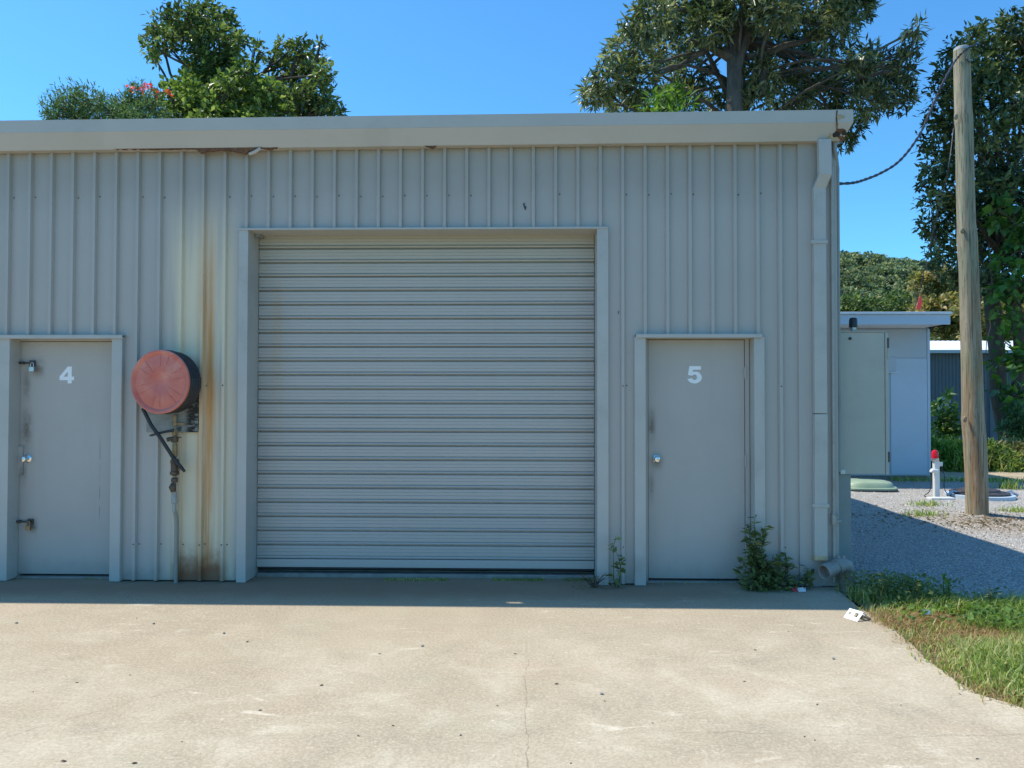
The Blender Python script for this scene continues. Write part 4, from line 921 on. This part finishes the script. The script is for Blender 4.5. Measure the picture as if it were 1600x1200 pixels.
for s in (-1, 1):
    MB().tube([(mh.x + s * .40, mh.y - .05, .05), (mh.x + s * .46, mh.y - .07, .075), (mh.x + s * .52, mh.y - .08, .03), (mh.x + s * .56, mh.y - .10, .012)], .022, 8).build('clamp', 'zinc', MH, smooth=True)
sl_ = on_z(1350, 762, 0); SL = thing('septic_lid', (sl_.x, sl_.y, -.02), 'flat pale green plastic tank lid in front of the cabin', 'tank lid')
rx = 42 / F * (sl_.y - CAM.y)
mb = MB(); out = []
for k in range(48):
    a = 2 * math.pi * k / 48; out.append((sl_.x + rx * math.copysign(abs(math.cos(a)) ** .6, math.cos(a)), sl_.y + rx * .95 * math.copysign(abs(math.sin(a)) ** .6, math.sin(a))))
def lid(zs):
    mb = MB(); n = 48; vs = []
    for s, z in zs: vs += [(sl_.x + (x - sl_.x) * s, sl_.y + (y - sl_.y) * s, z) for x, y in out]
    fs = [(i * n + k, i * n + (k + 1) % n, (i + 1) * n + (k + 1) % n, (i + 1) * n + k) for i in range(len(zs) - 1) for k in range(n)] + [tuple(range((len(zs) - 1) * n, len(zs) * n))]
    return mb.add(vs, fs)
lid([(1.0, -.04), (1.0, .03), (.97, .042)]).build('flange', 'lid_green', SL, smooth=True)
lid([(.90, .04), (.86, .10), (.80, .125), (.1, .14)]).build('raised_cover', 'lid_green', SL, smooth=True)
lid([(1.02, -.035), (1.02, .004)]).build('seal', 'rubber', SL)

# --- small litter
lb = on_z(1347, 966); LB = thing('metal_bracket', lb, 'small white folded metal bracket lying on concrete at grass edge', 'bracket')
def plate(T_, nx=.075, ny=.14):
    mb = MB(); t = .0015
    for x0, x1, y0, y1 in ((0, nx, 0, .022), (0, nx, .052, .080), (0, nx, .100, ny), (0, .02, .022, .052), (.055, nx, .022, .052), (0, .025, .080, .100), (.05, nx, .080, .100)): mb.box(x0, x1, y0, y1, -t, t, T_)
    return mb
T1 = Matrix.Translation((lb.x - .015, lb.y - .06, .058)) @ Matrix.Rotation(R(28), 4, 'Z') @ Matrix.Rotation(R(36), 4, 'Y')
T0 = Matrix.Translation((lb.x - .015, lb.y - .06, .058)) @ Matrix.Rotation(R(28), 4, 'Z') @ Matrix.Rotation(R(180 - 42), 4, 'Y')
plate(T1, .095, .115).build('folded_leg', 'sticker_white', LB); plate(T0, .085, .115).build('plate', 'sticker_white', LB)
wr = on_z(1246, 924); tw = thing('crushed_wrapper', wr, 'crumpled red and white wrapper lying at the foot of the wall', 'litter')
def crumple(c, sx, sy, sz, seed):
    r = random.Random(seed); mb = MB(); n, m_ = 8, 5; vs = []
    for i in range(n + 1):
        for j in range(m_ + 1): vs.append((c.x + sx * (i / n - .5) + r.uniform(-.006, .006), c.y + sy * (j / m_ - .5) + r.uniform(-.004, .004), c.z + sz * math.sin(math.pi * j / m_) * r.uniform(.5, 1.2) + .003))
    return mb.add(vs, [(i * (m_ + 1) + j, (i + 1) * (m_ + 1) + j, (i + 1) * (m_ + 1) + j + 1, i * (m_ + 1) + j + 1) for i in range(n) for j in range(m_)])
crumple(wr + Vector((.03, 0, 0)), .07, .05, .03, 1).build('white_half', 'wrapper', tw); crumple(wr + Vector((-.025, .0, 0)), .045, .05, .028, 2).build('red_half', 'wrapper_red', tw)
st = on_z(1274, 917); MS = thing('metal_strip', st, 'short flat grey metal strip on the ground under the downpipe', 'strip'); MB().box(st.x - .055, st.x + .055, st.y - .012, st.y + .012, .004, .016).build('bar', 'zinc', MS, bevel=.002)
r2 = on_z(1445, 966); tw2 = thing('foil_scrap', r2, 'crumpled silver foil scrap lying in the dry grass', 'litter'); crumple(r2 + Vector((0, 0, .03)), .07, .05, .03, 5).build('foil', 'zinc', tw2)
# dark crumbs scattered on the slab: fallen leaves and pebbles, one object each
leaf_me = bpy.data.meshes.new('fallen_leaf'); leaf_me.from_pydata([(-.022, 0, .004), (-.006, .010, .010), (.012, .009, .007), (.026, 0, .003), (.010, -.010, .009), (-.008, -.009, .006), (0, 0, .003)], [], [(0, 6, 1), (1, 6, 2), (2, 6, 3), (3, 6, 4), (4, 6, 5), (5, 6, 0)]); leaf_me.materials.append(M['leaf_brown'])
bm = bmesh.new(); bmesh.ops.create_icosphere(bm, subdivisions=1, radius=.011)
for v in bm.verts: v.co *= random.uniform(.7, 1.2); v.co.z = v.co.z * .7 + .006
peb = bpy.data.meshes.new('pebble'); bm.to_mesh(peb); bm.free(); peb.materials.append(M['stone'])
for i, (px, py) in enumerate(((214, 966), (387, 1003), (52, 1081), (203, 1055), (503, 1071), (407, 1110), (284, 1159), (210, 1193), (593, 1022), (614, 1134), (720, 1149), (777, 1103), (945, 1096), (1163, 1065), (1277, 1101), (1257, 1151), (892, 1193), (1527, 1186), (1500, 1085), (1273, 1157), (1180, 1016), (1020, 1130), (805, 1022), (1408, 1102), (870, 1069), (120, 1067), (560, 1150), (1232, 987), (437, 950), (100, 1190))):
    p = on_z(px, py, .0); o = link('fallen_leaf', leaf_me, None, p); o.rotation_euler = (random.uniform(-.2, .2), random.uniform(-.2, .2), random.uniform(0, 6.28)); s = random.uniform(.25, .6); o.scale = (s, s, s)
    tag(o, 'tiny dry brown leaf lying on the sunlit concrete', 'leaf', 'dry leaves scattered on the concrete')
for px, py in ((26, 974), (240, 975), (1036, 914), (1133, 922), (200, 932), (940, 1085), (660, 1010), (350, 990), (1302, 1030), (312, 937)):
    p = on_z(px, py, .0); o = link('pebble', peb, None, p); o.rotation_euler = (0, 0, random.uniform(0, 6)); tag(o, 'small pale pebble lying on the concrete slab', 'pebble', 'pebbles on the concrete')

# ================================================================== VEGETATION
def inside(x, y):
    """true on the grass side of the slab edge"""
    P = fine_edge
    for a, b in zip(P[:-1], P[1:]):
        lo, hi = (a, b) if a[1] < b[1] else (b, a)
        if lo[1] <= y <= hi[1]:
            t = (y - lo[1]) / max(1e-6, hi[1] - lo[1]); return x > lo[0] + (hi[0] - lo[0]) * t
    return False
def blades(name, P, H, W_, mat, label, cat, seed, lean=.5, parent=None, kind='stuff', hf=None):
    rng = np.random.default_rng(seed); n = len(P); h = H * rng.uniform(.45, 1.25, (n, 1)) * (1 if hf is None else np.array([hf(x, y) for x, y in P[:, :2]])[:, None]); az = rng.uniform(0, 6.283, n); d = np.stack([np.cos(az), np.sin(az), np.zeros(n)], 1); s = np.stack([-np.sin(az), np.cos(az), np.zeros(n)], 1)
    k = lean * rng.uniform(.2, 1.4, (n, 1)); up = np.array([0, 0, 1.0]); w_ = W_ * rng.uniform(.6, 1.3, (n, 1))
    m1 = P + up * h * .5 + d * h * k * .25; tp = P + up * h * (1 - .25 * k) + d * h * k
    V = np.stack([P - s * w_ * .5, P + s * w_ * .5, m1 + s * w_ * .42, m1 - s * w_ * .42, tp], 1).reshape(-1, 3); i = np.arange(n)[:, None] * 5
    T_ = np.concatenate([i + np.array([[0, 1, 2]]), i + np.array([[0, 2, 3]]), i + np.array([[3, 2, 4]])], 1).reshape(-1, 3)
    o = np_mesh(name, V, T_, mat, parent)
    if label: tag(o, label, cat, kind=kind)
    return o
def scatter(n, seed, test, x0=1.6, x1=7.5, y0=-4.2, y1=-.35, tufts=0, ts=.05):
    rng = np.random.default_rng(seed); out = []
    while len(out) < n:
        x, y = rng.uniform(x0, x1), rng.uniform(y0, y1); w_ = test(x, y)
        if rng.random() < w_:
            if tufts:
                for _ in range(tufts): out.append((x + rng.normal(0, ts), y + rng.normal(0, ts), -.015))
            else: out.append((x, y, -.015))
    return np.array(out)
def edge_d(x, y):
    return min(math.hypot(x - p[0], y - p[1]) for p in fine_edge[::3])
dry_c = on_z(1440, 972); dry_c2 = on_z(1530, 1000)
def dryness(x, y):
    return max(math.exp(-((x - dry_c.x) / .50) ** 2 - ((y - dry_c.y) / .17) ** 2), .9 * math.exp(-((x - dry_c2.x) / .36) ** 2 - ((y - dry_c2.y) / .18) ** 2))
def t_green(x, y):
    if not inside(x, y) or y > YV + .12: return 0
    return min(1, .25 + edge_d(x, y) * 2.5) * (1 - .97 * min(1, 1.25 * dryness(x, y)))
blades('verge_grass', scatter(46000, 21, t_green, x1=5.7, y0=-3.3, tufts=7, ts=.045), .15, .0075, 'grass_mix', 'long green grass growing along the edge of the concrete', 'grass', 1, .85, hf=lambda x, y: (1 - .6 * dryness(x, y)) * min(1, .4 + 1.5 * edge_d(x, y)))
def t_dry(x, y):
    if not inside(x, y) or y > YV + .1: return 0
    return max(dryness(x, y), .16 * math.exp(-(edge_d(x, y) / .07) ** 2), .06)
blades('dry_grass', scatter(22000, 22, t_dry, x1=5.7, y0=-3.3, tufts=6, ts=.05), .065, .005, 'grass_dry', 'flattened straw-coloured dry grass patch at the concrete edge', 'grass', 2, 1.3)
# broad-leaved ground cover behind the grass and round the shed corner
def cover(name, n, seed, test, H, L, W_, mat, label, x0, x1, y0, y1):
    rng = np.random.default_rng(seed); P = scatter(n, seed, test, x0, x1, y0, y1, 5, .05); P[:, 2] += rng.uniform(0, 1, len(P)) ** 1.3 * H
    D = np.stack([rng.normal(0, 1, len(P)), rng.normal(0, 1, len(P)), np.full(len(P), .35)], 1); V, T_ = leaf_geo(P, unit(D), L, W_, rng, .1, .4); o = np_mesh(name, V, T_, mat); tag(o, label, 'ground cover', kind='stuff')
def t_clover(x, y):
    if not inside(x, y): return 0
    return math.exp(-((y - (-.98)) / .16) ** 2) * (1 - .8 * dryness(x, y)) * (1 if x > 3.0 else .3) * (y < -.76)
cover('leafy_ground_cover', 15000, 31, t_clover, .10, .042, .026, 'leaf_clover', 'bright leafy creeping weeds between the grass and gravel', XR, 7.5, -1.6, -.5)
ca = on_z(1340, 925)
def t_corner(x, y):
    return max(math.exp(-((x - XR - .28) / .24) ** 2 - ((y + .42) / .17) ** 2), .25 * math.exp(-((x - XR - .75) / .25) ** 2 - ((y + .62) / .08) ** 2)) * (1 if x > XR - .05 - .25 * (y + .3) else 0)
blades('corner_grass', scatter(2200, 33, lambda x, y: t_corner(x, y), XR - .1, 4.6, -.85, .2, 5, .05), .13, .007, 'grass_mix', 'straggly grass growing at the shed corner by the drain', 'grass', 34, .8)
cover('corner_ground_cover', 2400, 32, t_corner, .19, .040, .022, 'leaf_weed', 'dark feathery weeds growing in shade at the shed corner', XR - .1, 4.8, -.8, .3)
# individual weeds
def weed(base, h, spread, stems, L, W_, label, seed, mat='leaf_weed', group=None, name='weed', per=26, lean=(0, 0), bushy=0):
    t = thing(name, base, label, 'weed', group); rnd = random.Random(seed); rng = np.random.default_rng(seed); mb = MB(); P, D = [], []
    for s in range(stems):
        k = rnd.uniform(.55, 1.0) if s else 1.0; tip = Vector(base) + Vector((rnd.uniform(-1, 1) * spread + lean[0] * k, rnd.uniform(-1, .3) * spread * .6 + lean[1] * k, h * k))
        b0 = Vector(base) + Vector((rnd.uniform(-.02, .02), rnd.uniform(-.02, .02), 0)); pts = limb(mb, b0, tip, .0045, .0015, rnd, .08, 5, 6)
        for j in range(int(per * k)):
            u = rnd.uniform(.08, 1) ** .9; q = b0.lerp(tip, u); i = min(5, int(u * 6)); q = pts[i].lerp(pts[i + 1], u * 6 - i) if i < 6 else tip
            a = rnd.uniform(0, 6.28); P.append(q); D.append((math.cos(a), math.sin(a), .45))
    for _ in range(bushy):
        a = rnd.uniform(0, 6.28); r = rnd.random() ** .5 * spread * 1.5; P.append(Vector(base) + Vector((math.cos(a) * r, -abs(math.sin(a)) * r * .6, rnd.random() ** 1.4 * h * .42))); D.append((math.cos(a), math.sin(a), .3))
    mb.build('stem', 'stem_green' if mat != 'leaf_weed_dry' else 'bark_brown', t, smooth=True)
    V, T_ = leaf_geo(np.array([tuple(p) for p in P]), unit(np.array(D)), L, W_, rng, .1, .35); np_mesh('leaves', V, T_, mat, t); return t
def gp(px, py):
    p = on_z(px, py, .0); return (p.x, min(p.y, -.10) if px < 1300 else p.y, 0.0)
weed(gp(1176, 914), .60, .10, 8, .07, .032, 'tall bushy green weed growing against the frame of door 5', 41, bushy=200, per=46)
weed(gp(1202, 915), .28, .14, 12, .05, .024, 'low dense weed at the foot of the wall right of door 5', 42, bushy=150, per=26)
weed(gp(1223, 913), .30, .03, 2, .06, .034, 'thin upright weed beside the bushy weed by door 5', 43, per=22)
weed(gp(1252, 914), .19, .04, 3, .06, .036, 'small leafy weed left of the downpipe foot', 44, per=18)
weed(gp(962, 911), .43, .03, 3, .07, .036, 'slender weed climbing the rib between shutter and door 5', 45, per=16, lean=(.0, .0))
weed(gp(925, 909), .13, .13, 16, .02, .005, 'dry brown tangled weed at the right foot of the shutter', 46, 'leaf_weed_dry', per=16, bushy=160, name='dry_weed')
for i, (px, py, h, lab) in enumerate(((1432, 952, .22, 'upright seeding weed with pale flower spike in the verge'), (1480, 948, .24, 'upright leafy weed standing tallest over the verge'), (1370, 952, .28, 'tall thin weed stalk at the shade edge by the shed corner'), (1545, 955, .18, 'spindly weed stalk with bare top in the verge'))):
    weed(gp(px, py), h, .03, 2 if i != 1 else 4, .035, .018, lab, 50 + i, 'leaf_clover' if i == 1 else 'leaf_weed', per=24 if i < 2 else 9, name='verge_weed')
rt = random.Random(9)
for i, (px, py, lab) in enumerate(((1450, 790, 'small grass tuft in gravel between beacon and shade edge'), (1440, 806, 'small grass tuft on the edge of the shed shadow'), (1590, 800, 'grass tuft in gravel right of the timber pole'), (1577, 764, 'bright leafy tuft behind the timber pole'))):
    c = on_z(px, py, -.03); P = np.array([(c.x + rt.gauss(0, .12), c.y + rt.gauss(0, .09), -.03) for _ in range(130)])
    t = thing('grass_tuft', c, lab, 'grass tuft'); blades('blades', P, .10 if i < 3 else .22, .012, 'grass_mix', None, None, 70 + i, .9, t)
P = []
for px0, px1, n in ((600, 700, 500), (770, 850, 450), (880, 935, 250), (130, 160, 120), (1040, 1150, 260)):
    for _ in range(n):
        c = on_z(rt.uniform(px0, px1), rt.gauss(906.5, .9) + (4 if px0 > 1000 else -3 if px0 < 200 else 0)); P.append((c.x, c.y, 0))
blades('moss_fringe', np.array(P), .018, .005, 'grass_mix', 'thin green moss along the foot of the shutter and doors', 'moss', 80, .9)
# leaf litter round the pole
rng = np.random.default_rng(90); n = 2600; ang = rng.uniform(0, 6.283, n); rad = np.abs(rng.normal(0, 1.0, n)) + .1
P = np.stack([POLE.x + np.cos(ang) * rad * 1.3 + .3, POLE.y + np.sin(ang) * rad * .9 - .45, np.zeros(n)], 1); P[:, 2] = [gz(x, y) + .004 for x, y in P[:, :2]]
ok = (P[:, 1] > -.6) & (P[:, 0] > XR + .1); P = P[ok]
V, T_ = leaf_geo(P, np.stack([np.cos(ang[ok]), np.sin(ang[ok]), np.full(ok.sum(), .12)], 1), .045, .018, rng, 0, .12); tag(np_mesh('leaf_litter', V, T_, 'leaf_weed_dry'), 'dry leaf litter scattered on gravel round the pole', 'leaf litter', kind='stuff')
# loose stones that give the gravel its grain
rng = np.random.default_rng(91); n = 16000; x = XR + .05 + rng.uniform(0, 1, n) ** 1.4 * 8; y = -.7 + rng.uniform(0, 1, n) ** 1.3 * 9; s = rng.uniform(.005, .013, (n, 1))
c = np.stack([x, y, [gz(a, b) + .002 for a, b in zip(x, y)]], 1); oct_ = np.array([(1, 0, 0), (-.5, .87, 0), (-.5, -.87, 0), (0, 0, .8)]); rot = rng.uniform(0, 6.28, n)
vv = np.stack([np.stack([np.cos(rot) * q[0] - np.sin(rot) * q[1], np.sin(rot) * q[0] + np.cos(rot) * q[1], np.full(n, q[2])], 1) * s + c for q in oct_ + 0], 1).reshape(-1, 3); i = np.arange(n)[:, None] * 4
g = G('loose_stone'); M['loose_stone'] = g.fin(g.ramp(g.rnd(), (.1, (.34, .315, .28)), (.5, (.52, .48, .43)), (.85, (.70, .65, .58))), .9)
tag(np_mesh('loose_gravel', vv, np.concatenate([i + np.array([[0, 1, 3]]), i + np.array([[1, 2, 3]]), i + np.array([[2, 0, 3]])], 1).reshape(-1, 3), 'loose_stone'), 'loose blue-grey crushed stones over the yard', 'gravel', kind='stuff')

# --- trees
gy = -.12
def gbase(px, y): return (WX(px, 600, y), y, gy)
# big spreading tree behind the shed
TY = 15.0
cl = px_clumps([(930, 148, 24), (955, 120, 34), (985, 78, 38), (1000, 130, 30), (1018, 30, 40), (1060, 5, 44), (1050, 70, 42), (1080, 120, 34), (1065, 160, 34), (1110, 40, 36), (1130, 165, 26), (1105, 5, 36), (1160, -5, 40), (1215, 10, 44), (1275, 5, 46), (1330, 10, 34), (1345, -10, 30), (1205, 62, 34), (1250, 52, 36), (1312, 48, 30), (1190, 120, 30), (1225, 150, 36), (1262, 105, 34), (1285, 150, 38), (1320, 125, 34), (1345, 95, 24), (1368, 110, 32), (1395, 140, 28), (1360, 158, 32), (1418, 105, 20), (1425, 72, 15), (1432, 48, 13), (1330, 195, 24), (1318, 222, 16), (1410, 160, 16), (1180, 170, 30), (1030, 165, 28), (975, 158, 28)], TY, 4, 2.8)
cl += px_clumps([(1040, -60, 60), (1130, -90, 80), (1230, -95, 85), (1320, -70, 60), (1180, -190, 90), (1090, -170, 60), (1270, -180, 70)], TY, 5, 2)
fk = on_y(1152, 60, TY)
def in_view_limbs():
    E = []
    for a, b, r in (((1154, 300), (1147, 95), .27), ((1147, 95), (1120, 80), .16), ((1120, 80), (1080, 60), .10), ((1150, 120), (1165, 60), .2), ((1165, 60), (1160, 0), .15), ((1165, 90), (1230, 70), .11), ((1230, 70), (1300, 55), .08), ((1147, 95), (1140, 0), .14), ((1190, 150), (1200, 90), .12), ((1360, 118), (1400, 112), .06), ((1400, 112), (1425, 80), .045), ((1425, 80), (1436, 45), .025), ((1060, 105), (1030, 118), .06), ((1100, 80), (1060, 105), .08)):
        E.append((on_y(*a, TY - 1.2), on_y(*b, TY - 1.2), r, r * .75))
    return E
make_tree('spreading_tree', gbase(1152, TY), fk, cl, 'large dark spreading tree with long narrow leaves behind the shed roof', 'tree', 'leaf_mango', 'bark_grey', 26, 7, .25, .060, 61, .34, .45, twigs=3, shell=.5, jitter=.05, spread=.9, extra=in_view_limbs())
cl = px_clumps([(1048, 142, 9), (1062, 136, 7), (1040, 152, 11), (1022, 158, 9), (1008, 166, 8), (1056, 155, 11), (1072, 162, 8), (1030, 170, 14), (1052, 172, 14), (1000, 174, 7), (1040, 200, 34)], 11.6, 6, .7)
make_tree('young_tree', gbase(1035, 11.6), on_y(1035, 180, 11.6), cl, 'bright lime green young tree showing just above the roof edge', 'tree', 'leaf_lime', 'bark_brown', 42, 4, .22, .06, 62, .07, .3, jitter=.06, spread=1.0)
# left group
LY = 13.5
cl = px_clumps([(247, 62, 22), (238, 78, 14), (262, 40, 24), (290, 32, 28), (320, 24, 26), (345, 40, 28), (368, 62, 18), (300, 62, 32), (335, 72, 32), (318, 100, 26), (340, 112, 30), (305, 118, 18), (243, 92, 9), (362, 95, 24), (352, 140, 30), (405, 80, 10), (402, 68, 7), (440, 108, 22), (450, 82, 20), (472, 78, 16), (488, 100, 24), (505, 118, 16), (478, 122, 22), (495, 148, 24), (470, 158, 26), (510, 168, 16), (528, 178, 10), (450, 140, 24), (500, 68, 6), (340, 180, 60), (430, 190, 60), (490, 190, 30)], LY, 7, 1.2)
make_tree('tall_tree', gbase(350, LY), on_y(350, 150, LY), cl, 'tall dark green tree with rounded overhanging head behind the roof', 'tree', 'leaf_tall', 'bark_brown', 36, 6, .17, .075, 63, .22, .2, twigs=3, jitter=.05)
cl = px_clumps([(268, 150, 24), (290, 138, 20), (312, 150, 24), (340, 150, 22), (362, 128, 20), (385, 112, 18), (398, 132, 22), (420, 142, 20), (375, 155, 28), (410, 168, 24), (300, 172, 26), (262, 172, 18), (345, 175, 28), (445, 176, 16), (330, 205, 50), (400, 205, 45)], 11.4, 8, .6)
make_tree('leafy_tree', gbase(345, 11.4), on_y(345, 190, 11.4), cl, 'mid-height yellow-green leafy tree in front of the tall tree', 'tree', 'leaf_bright', 'bark_brown', 44, 5, .14, .085, 64, .16, .2, jitter=.05)
cl = px_clumps([(92, 170, 22), (112, 160, 24), (135, 156, 24), (155, 164, 20), (80, 182, 14), (120, 195, 40), (160, 195, 30)], 10.4, 9, .5)
make_tree('feathery_tree', gbase(120, 10.4), on_y(120, 190, 10.4), cl, 'low feathery grey-green tree left of the red flowers', 'tree', 'leaf_feather', 'bark_brown', 60, 8, .12, .025, 65, .12, .1, jitter=.06, spread=.6)
cl = px_clumps([(178, 172, 18), (198, 160, 20), (220, 152, 20), (240, 160, 18), (210, 178, 22), (250, 176, 16), (188, 182, 18), (215, 200, 40)], 10.2, 10, .5)
ft = make_tree('flowering_tree', gbase(212, 10.2), on_y(212, 190, 10.2), cl, 'low feathery tree bearing red flower clusters above the roof', 'tree', 'leaf_feather', 'bark_brown', 60, 8, .12, .026, 66, .12, .1, jitter=.06, spread=.6)
for px, py, r in ((207, 140, 4), (227, 133, 4.5), (234, 136, 3.5), (245, 145, 4), (262, 146, 2.5), (221, 141, 2.5)):
    foliage('flower_cluster', px_clumps([(px, py, r)], 9.7, 3, .05), 160, 3, .06, .045, 'petal_red', ft, px, 0, .2, .03)['kind'] = 'stuff'
# right-hand tree draped with vines
RY = 14.6
cl = px_clumps([(1496, 78, 20), (1520, 70, 24), (1550, 58, 26), (1585, 48, 30), (1620, 50, 40), (1482, 108, 22), (1510, 110, 30), (1548, 102, 34), (1590, 100, 36), (1476, 145, 22), (1505, 155, 30), (1545, 152, 34), (1590, 155, 36), (1466, 190, 20), (1492, 200, 28), (1535, 205, 34), (1585, 208, 36), (1452, 222, 16), (1478, 240, 28), (1520, 250, 34), (1575, 258, 38), (1458, 268, 22), (1440, 290, 10), (1490, 290, 30), (1540, 300, 36), (1590, 305, 34), (1452, 312, 16), (1478, 335, 26), (1520, 345, 32), (1575, 350, 34), (1446, 350, 12), (1462, 372, 20), (1500, 385, 30), (1550, 392, 32), (1600, 390, 34), (1456, 408, 14), (1482, 420, 22), (1520, 430, 28), (1640, 120, 60), (1650, 240, 60), (1640, 340, 60), (1650, 440, 50), (1545, 440, 26), (1600, 450, 26)], RY, 11, 1.4)
make_tree('vine_draped_tree', gbase(1582, RY), on_y(1572, 300, RY), cl, 'dense dark tall tree with leaning trunk behind the timber pole', 'tree', 'leaf_dark', 'bark_brown', 22, 6, .20, .085, 67, .24, .2, twigs=2, jitter=.07, extra=[(on_y(1580, 690, RY), on_y(1568, 430, RY), .2, .17)])
cl = px_clumps([(1560, 330, 18), (1585, 350, 22), (1595, 390, 20), (1570, 410, 18), (1590, 440, 22), (1552, 455, 12), (1565, 490, 14), (1594, 500, 18), (1564, 530, 11), (1560, 570, 10), (1594, 560, 16), (1564, 605, 9), (1594, 620, 17), (1590, 660, 18), (1612, 560, 30), (1610, 640, 30)], RY - 1.6, 12, .4)
vt = thing('climbing_vine', gbase(1585, RY - 1.6), 'broad-leaved green climbing vine hanging round the leaning trunk', 'vine')
mb = MB(); rv = random.Random(4); prev_ = Vector(gbase(1585, RY - 1.6))
for c, r in sorted(cl, key=lambda q: q[0][2]): limb(mb, prev_, c, .02, .015, rv, .1, 5, 5); prev_ = Vector(c)
for px0, px1, py0, py1 in ((1532, 1538, 420, 600), (1545, 1540, 380, 560), (1588, 1600, 440, 500), (1527, 1533, 500, 640)): limb(mb, on_y(px0, py0, RY - 1.8), on_y(px1, py1, RY - 1.8), .014, .010, rv, .05, 5, 8)
mb.build('stem', 'bark_brown', vt, smooth=True); foliage('leaves', cl, 13, 3, .27, .19, 'leaf_vine', vt, 68, .5, .4, .08)
# olive trees between cabin roof and hill
for i, (L_, y, m_, lab, sd) in enumerate((([(1440, 440, 18), (1465, 432, 20), (1490, 445, 18), (1455, 465, 20), (1482, 475, 18), (1500, 490, 22), (1470, 500, 26), (1500, 525, 28), (1440, 490, 22)], 42, 'leaf_olive', 'yellowish olive tree beyond the cabin roof', 71), ([(1530, 480, 30), (1560, 500, 30), (1590, 490, 30), (1545, 530, 30), (1600, 530, 32), (1620, 470, 40)], 36, 'leaf_olive', 'olive brown tree glimpsed behind the vine-draped tree', 72), ([(1400, 480, 26), (1360, 490, 24), (1330, 484, 24), (1430, 505, 26), (1300, 490, 30)], 60, 'leaf_tall', 'dark green tree line top just above the cabin roof', 73))):
    cl = px_clumps(L_, y, 20 + i, 1.5); make_tree('olive_tree' if i < 2 else 'distant_tree', gbase(L_[0][0], y), on_y(L_[0][0], L_[0][1] + 70, y), cl, lab, 'tree', m_, 'bark_brown', 9, 6, .34, .19, sd, .2, .1, twigs=2, jitter=.14)
# low shrubs in front of the blue shed
for i, (px, py, r, h, m_, lab) in enumerate(((1478, 722, 24, 1.0, 'leaf_lime', 'low bright green shrub beside the cabin corner'), (1512, 720, 24, 1.0, 'leaf_clover', 'low green shrub directly behind the timber pole'), (1556, 720, 24, .9, 'leaf_bright', 'leafy shrub right of the pole in front of blue shed'), (1592, 722, 26, .9, 'leaf_olive', 'brownish low shrub under the vine-draped tree'), (1630, 720, 26, .9, 'leaf_olive', 'brownish shrub farthest from the cabin along the track'))):
    y = 10.9 + .2 * (i % 2); c = on_y(px, py, y); rw = r / F * (y - CAM.y); t = thing('low_shrub', (c.x, y, -.1), lab, 'shrub')
    cs = [((c.x + rw * dx, y + dy, .05 + hh), (rw * .62, .4, .26)) for dx, dy, hh in ((-.7, 0, .08), (0, .1, .2), (.65, 0, .12), (-.3, -.25, .05), (.4, -.2, .06), (0, .4, .3), (-.5, .4, .25), (.5, .4, .25))]
    mb = MB(); rv = random.Random(i)
    for q, _ in cs: limb(mb, (c.x, y, -.1), q, .012, .005, rv, .1, 4, 4)
    mb.build('stem', 'stem_green', t); foliage('leaves', cs, 120, 4, .12, .045, m_, t, 100 + i, .1, .3, .05)
    V_ = np.array([(c.x + rv.gauss(0, rw * .6), y - .35 + rv.gauss(0, .15), -.05) for _ in range(90)]); blades('long_blades', V_, .5, .02, 'grass_mix', None, None, 200 + i, .8, t)
for px, py, pt, lab, sd, m_ in ((1479, 700, 662, 'round leafy sapling standing in front of blue shed', 81, 'leaf_bright'), (1590, 705, 650, 'pale leafy sapling at the foot of the vine-draped tree', 82, 'leaf_feather')):
    y = 12.4; c = on_y(px, (py + pt) / 2 - 8, y); cs = [((c.x + dx, y, c.z + dz), .2) for dx, dz in ((0, .25), (-.15, .0), (.15, .05), (0, -.2), (.1, .32))]
    make_tree('sapling', (c.x, y, gy), (c.x, y, c.z), cs, lab, 'sapling', m_, 'stem_green', 60, 4, .15, .075, sd, .025, .2, twigs=2, jitter=.04)
y = 17.6; c = on_y(1470, 640, y); pl = thing('broad_plant', (c.x, y, gy), 'dark broad-leaved plant against the blue shed wall', 'plant')
mb = MB(); limb(mb, (c.x, y, gy), (c.x + .1, y, c.z), .05, .03, random.Random(3)); mb.build('stem', 'stem_green', pl); foliage('leaves', [((c.x, y, c.z), (.3, .25, .45)), ((c.x + .15, y, c.z + .35), (.25, .2, .25)), ((c.x, y, c.z - .6), (.25, .2, .4))], 10, 4, .38, .12, 'leaf_vine', pl, 83, .3, .2, .05)
# grass beyond the dirt track
rng = np.random.default_rng(95); P = np.stack([rng.uniform(4, 22, 9000), rng.uniform(11.0, 14.5, 9000), np.full(9000, -.12)], 1)
blades('rough_grass', P, .32, .03, 'grass_mix', 'rough grass growing beyond the dirt track', 'grass', 96, .7)
rng = np.random.default_rng(97); P = np.stack([rng.uniform(7, 20, 2600), 8.55 + rng.normal(0, .12, 2600), np.full(2600, -.03)], 1)
blades('track_edge_grass', P, .10, .02, 'grass_mix', 'sparse grass along the near edge of the dirt track', 'grass', 98, .9)
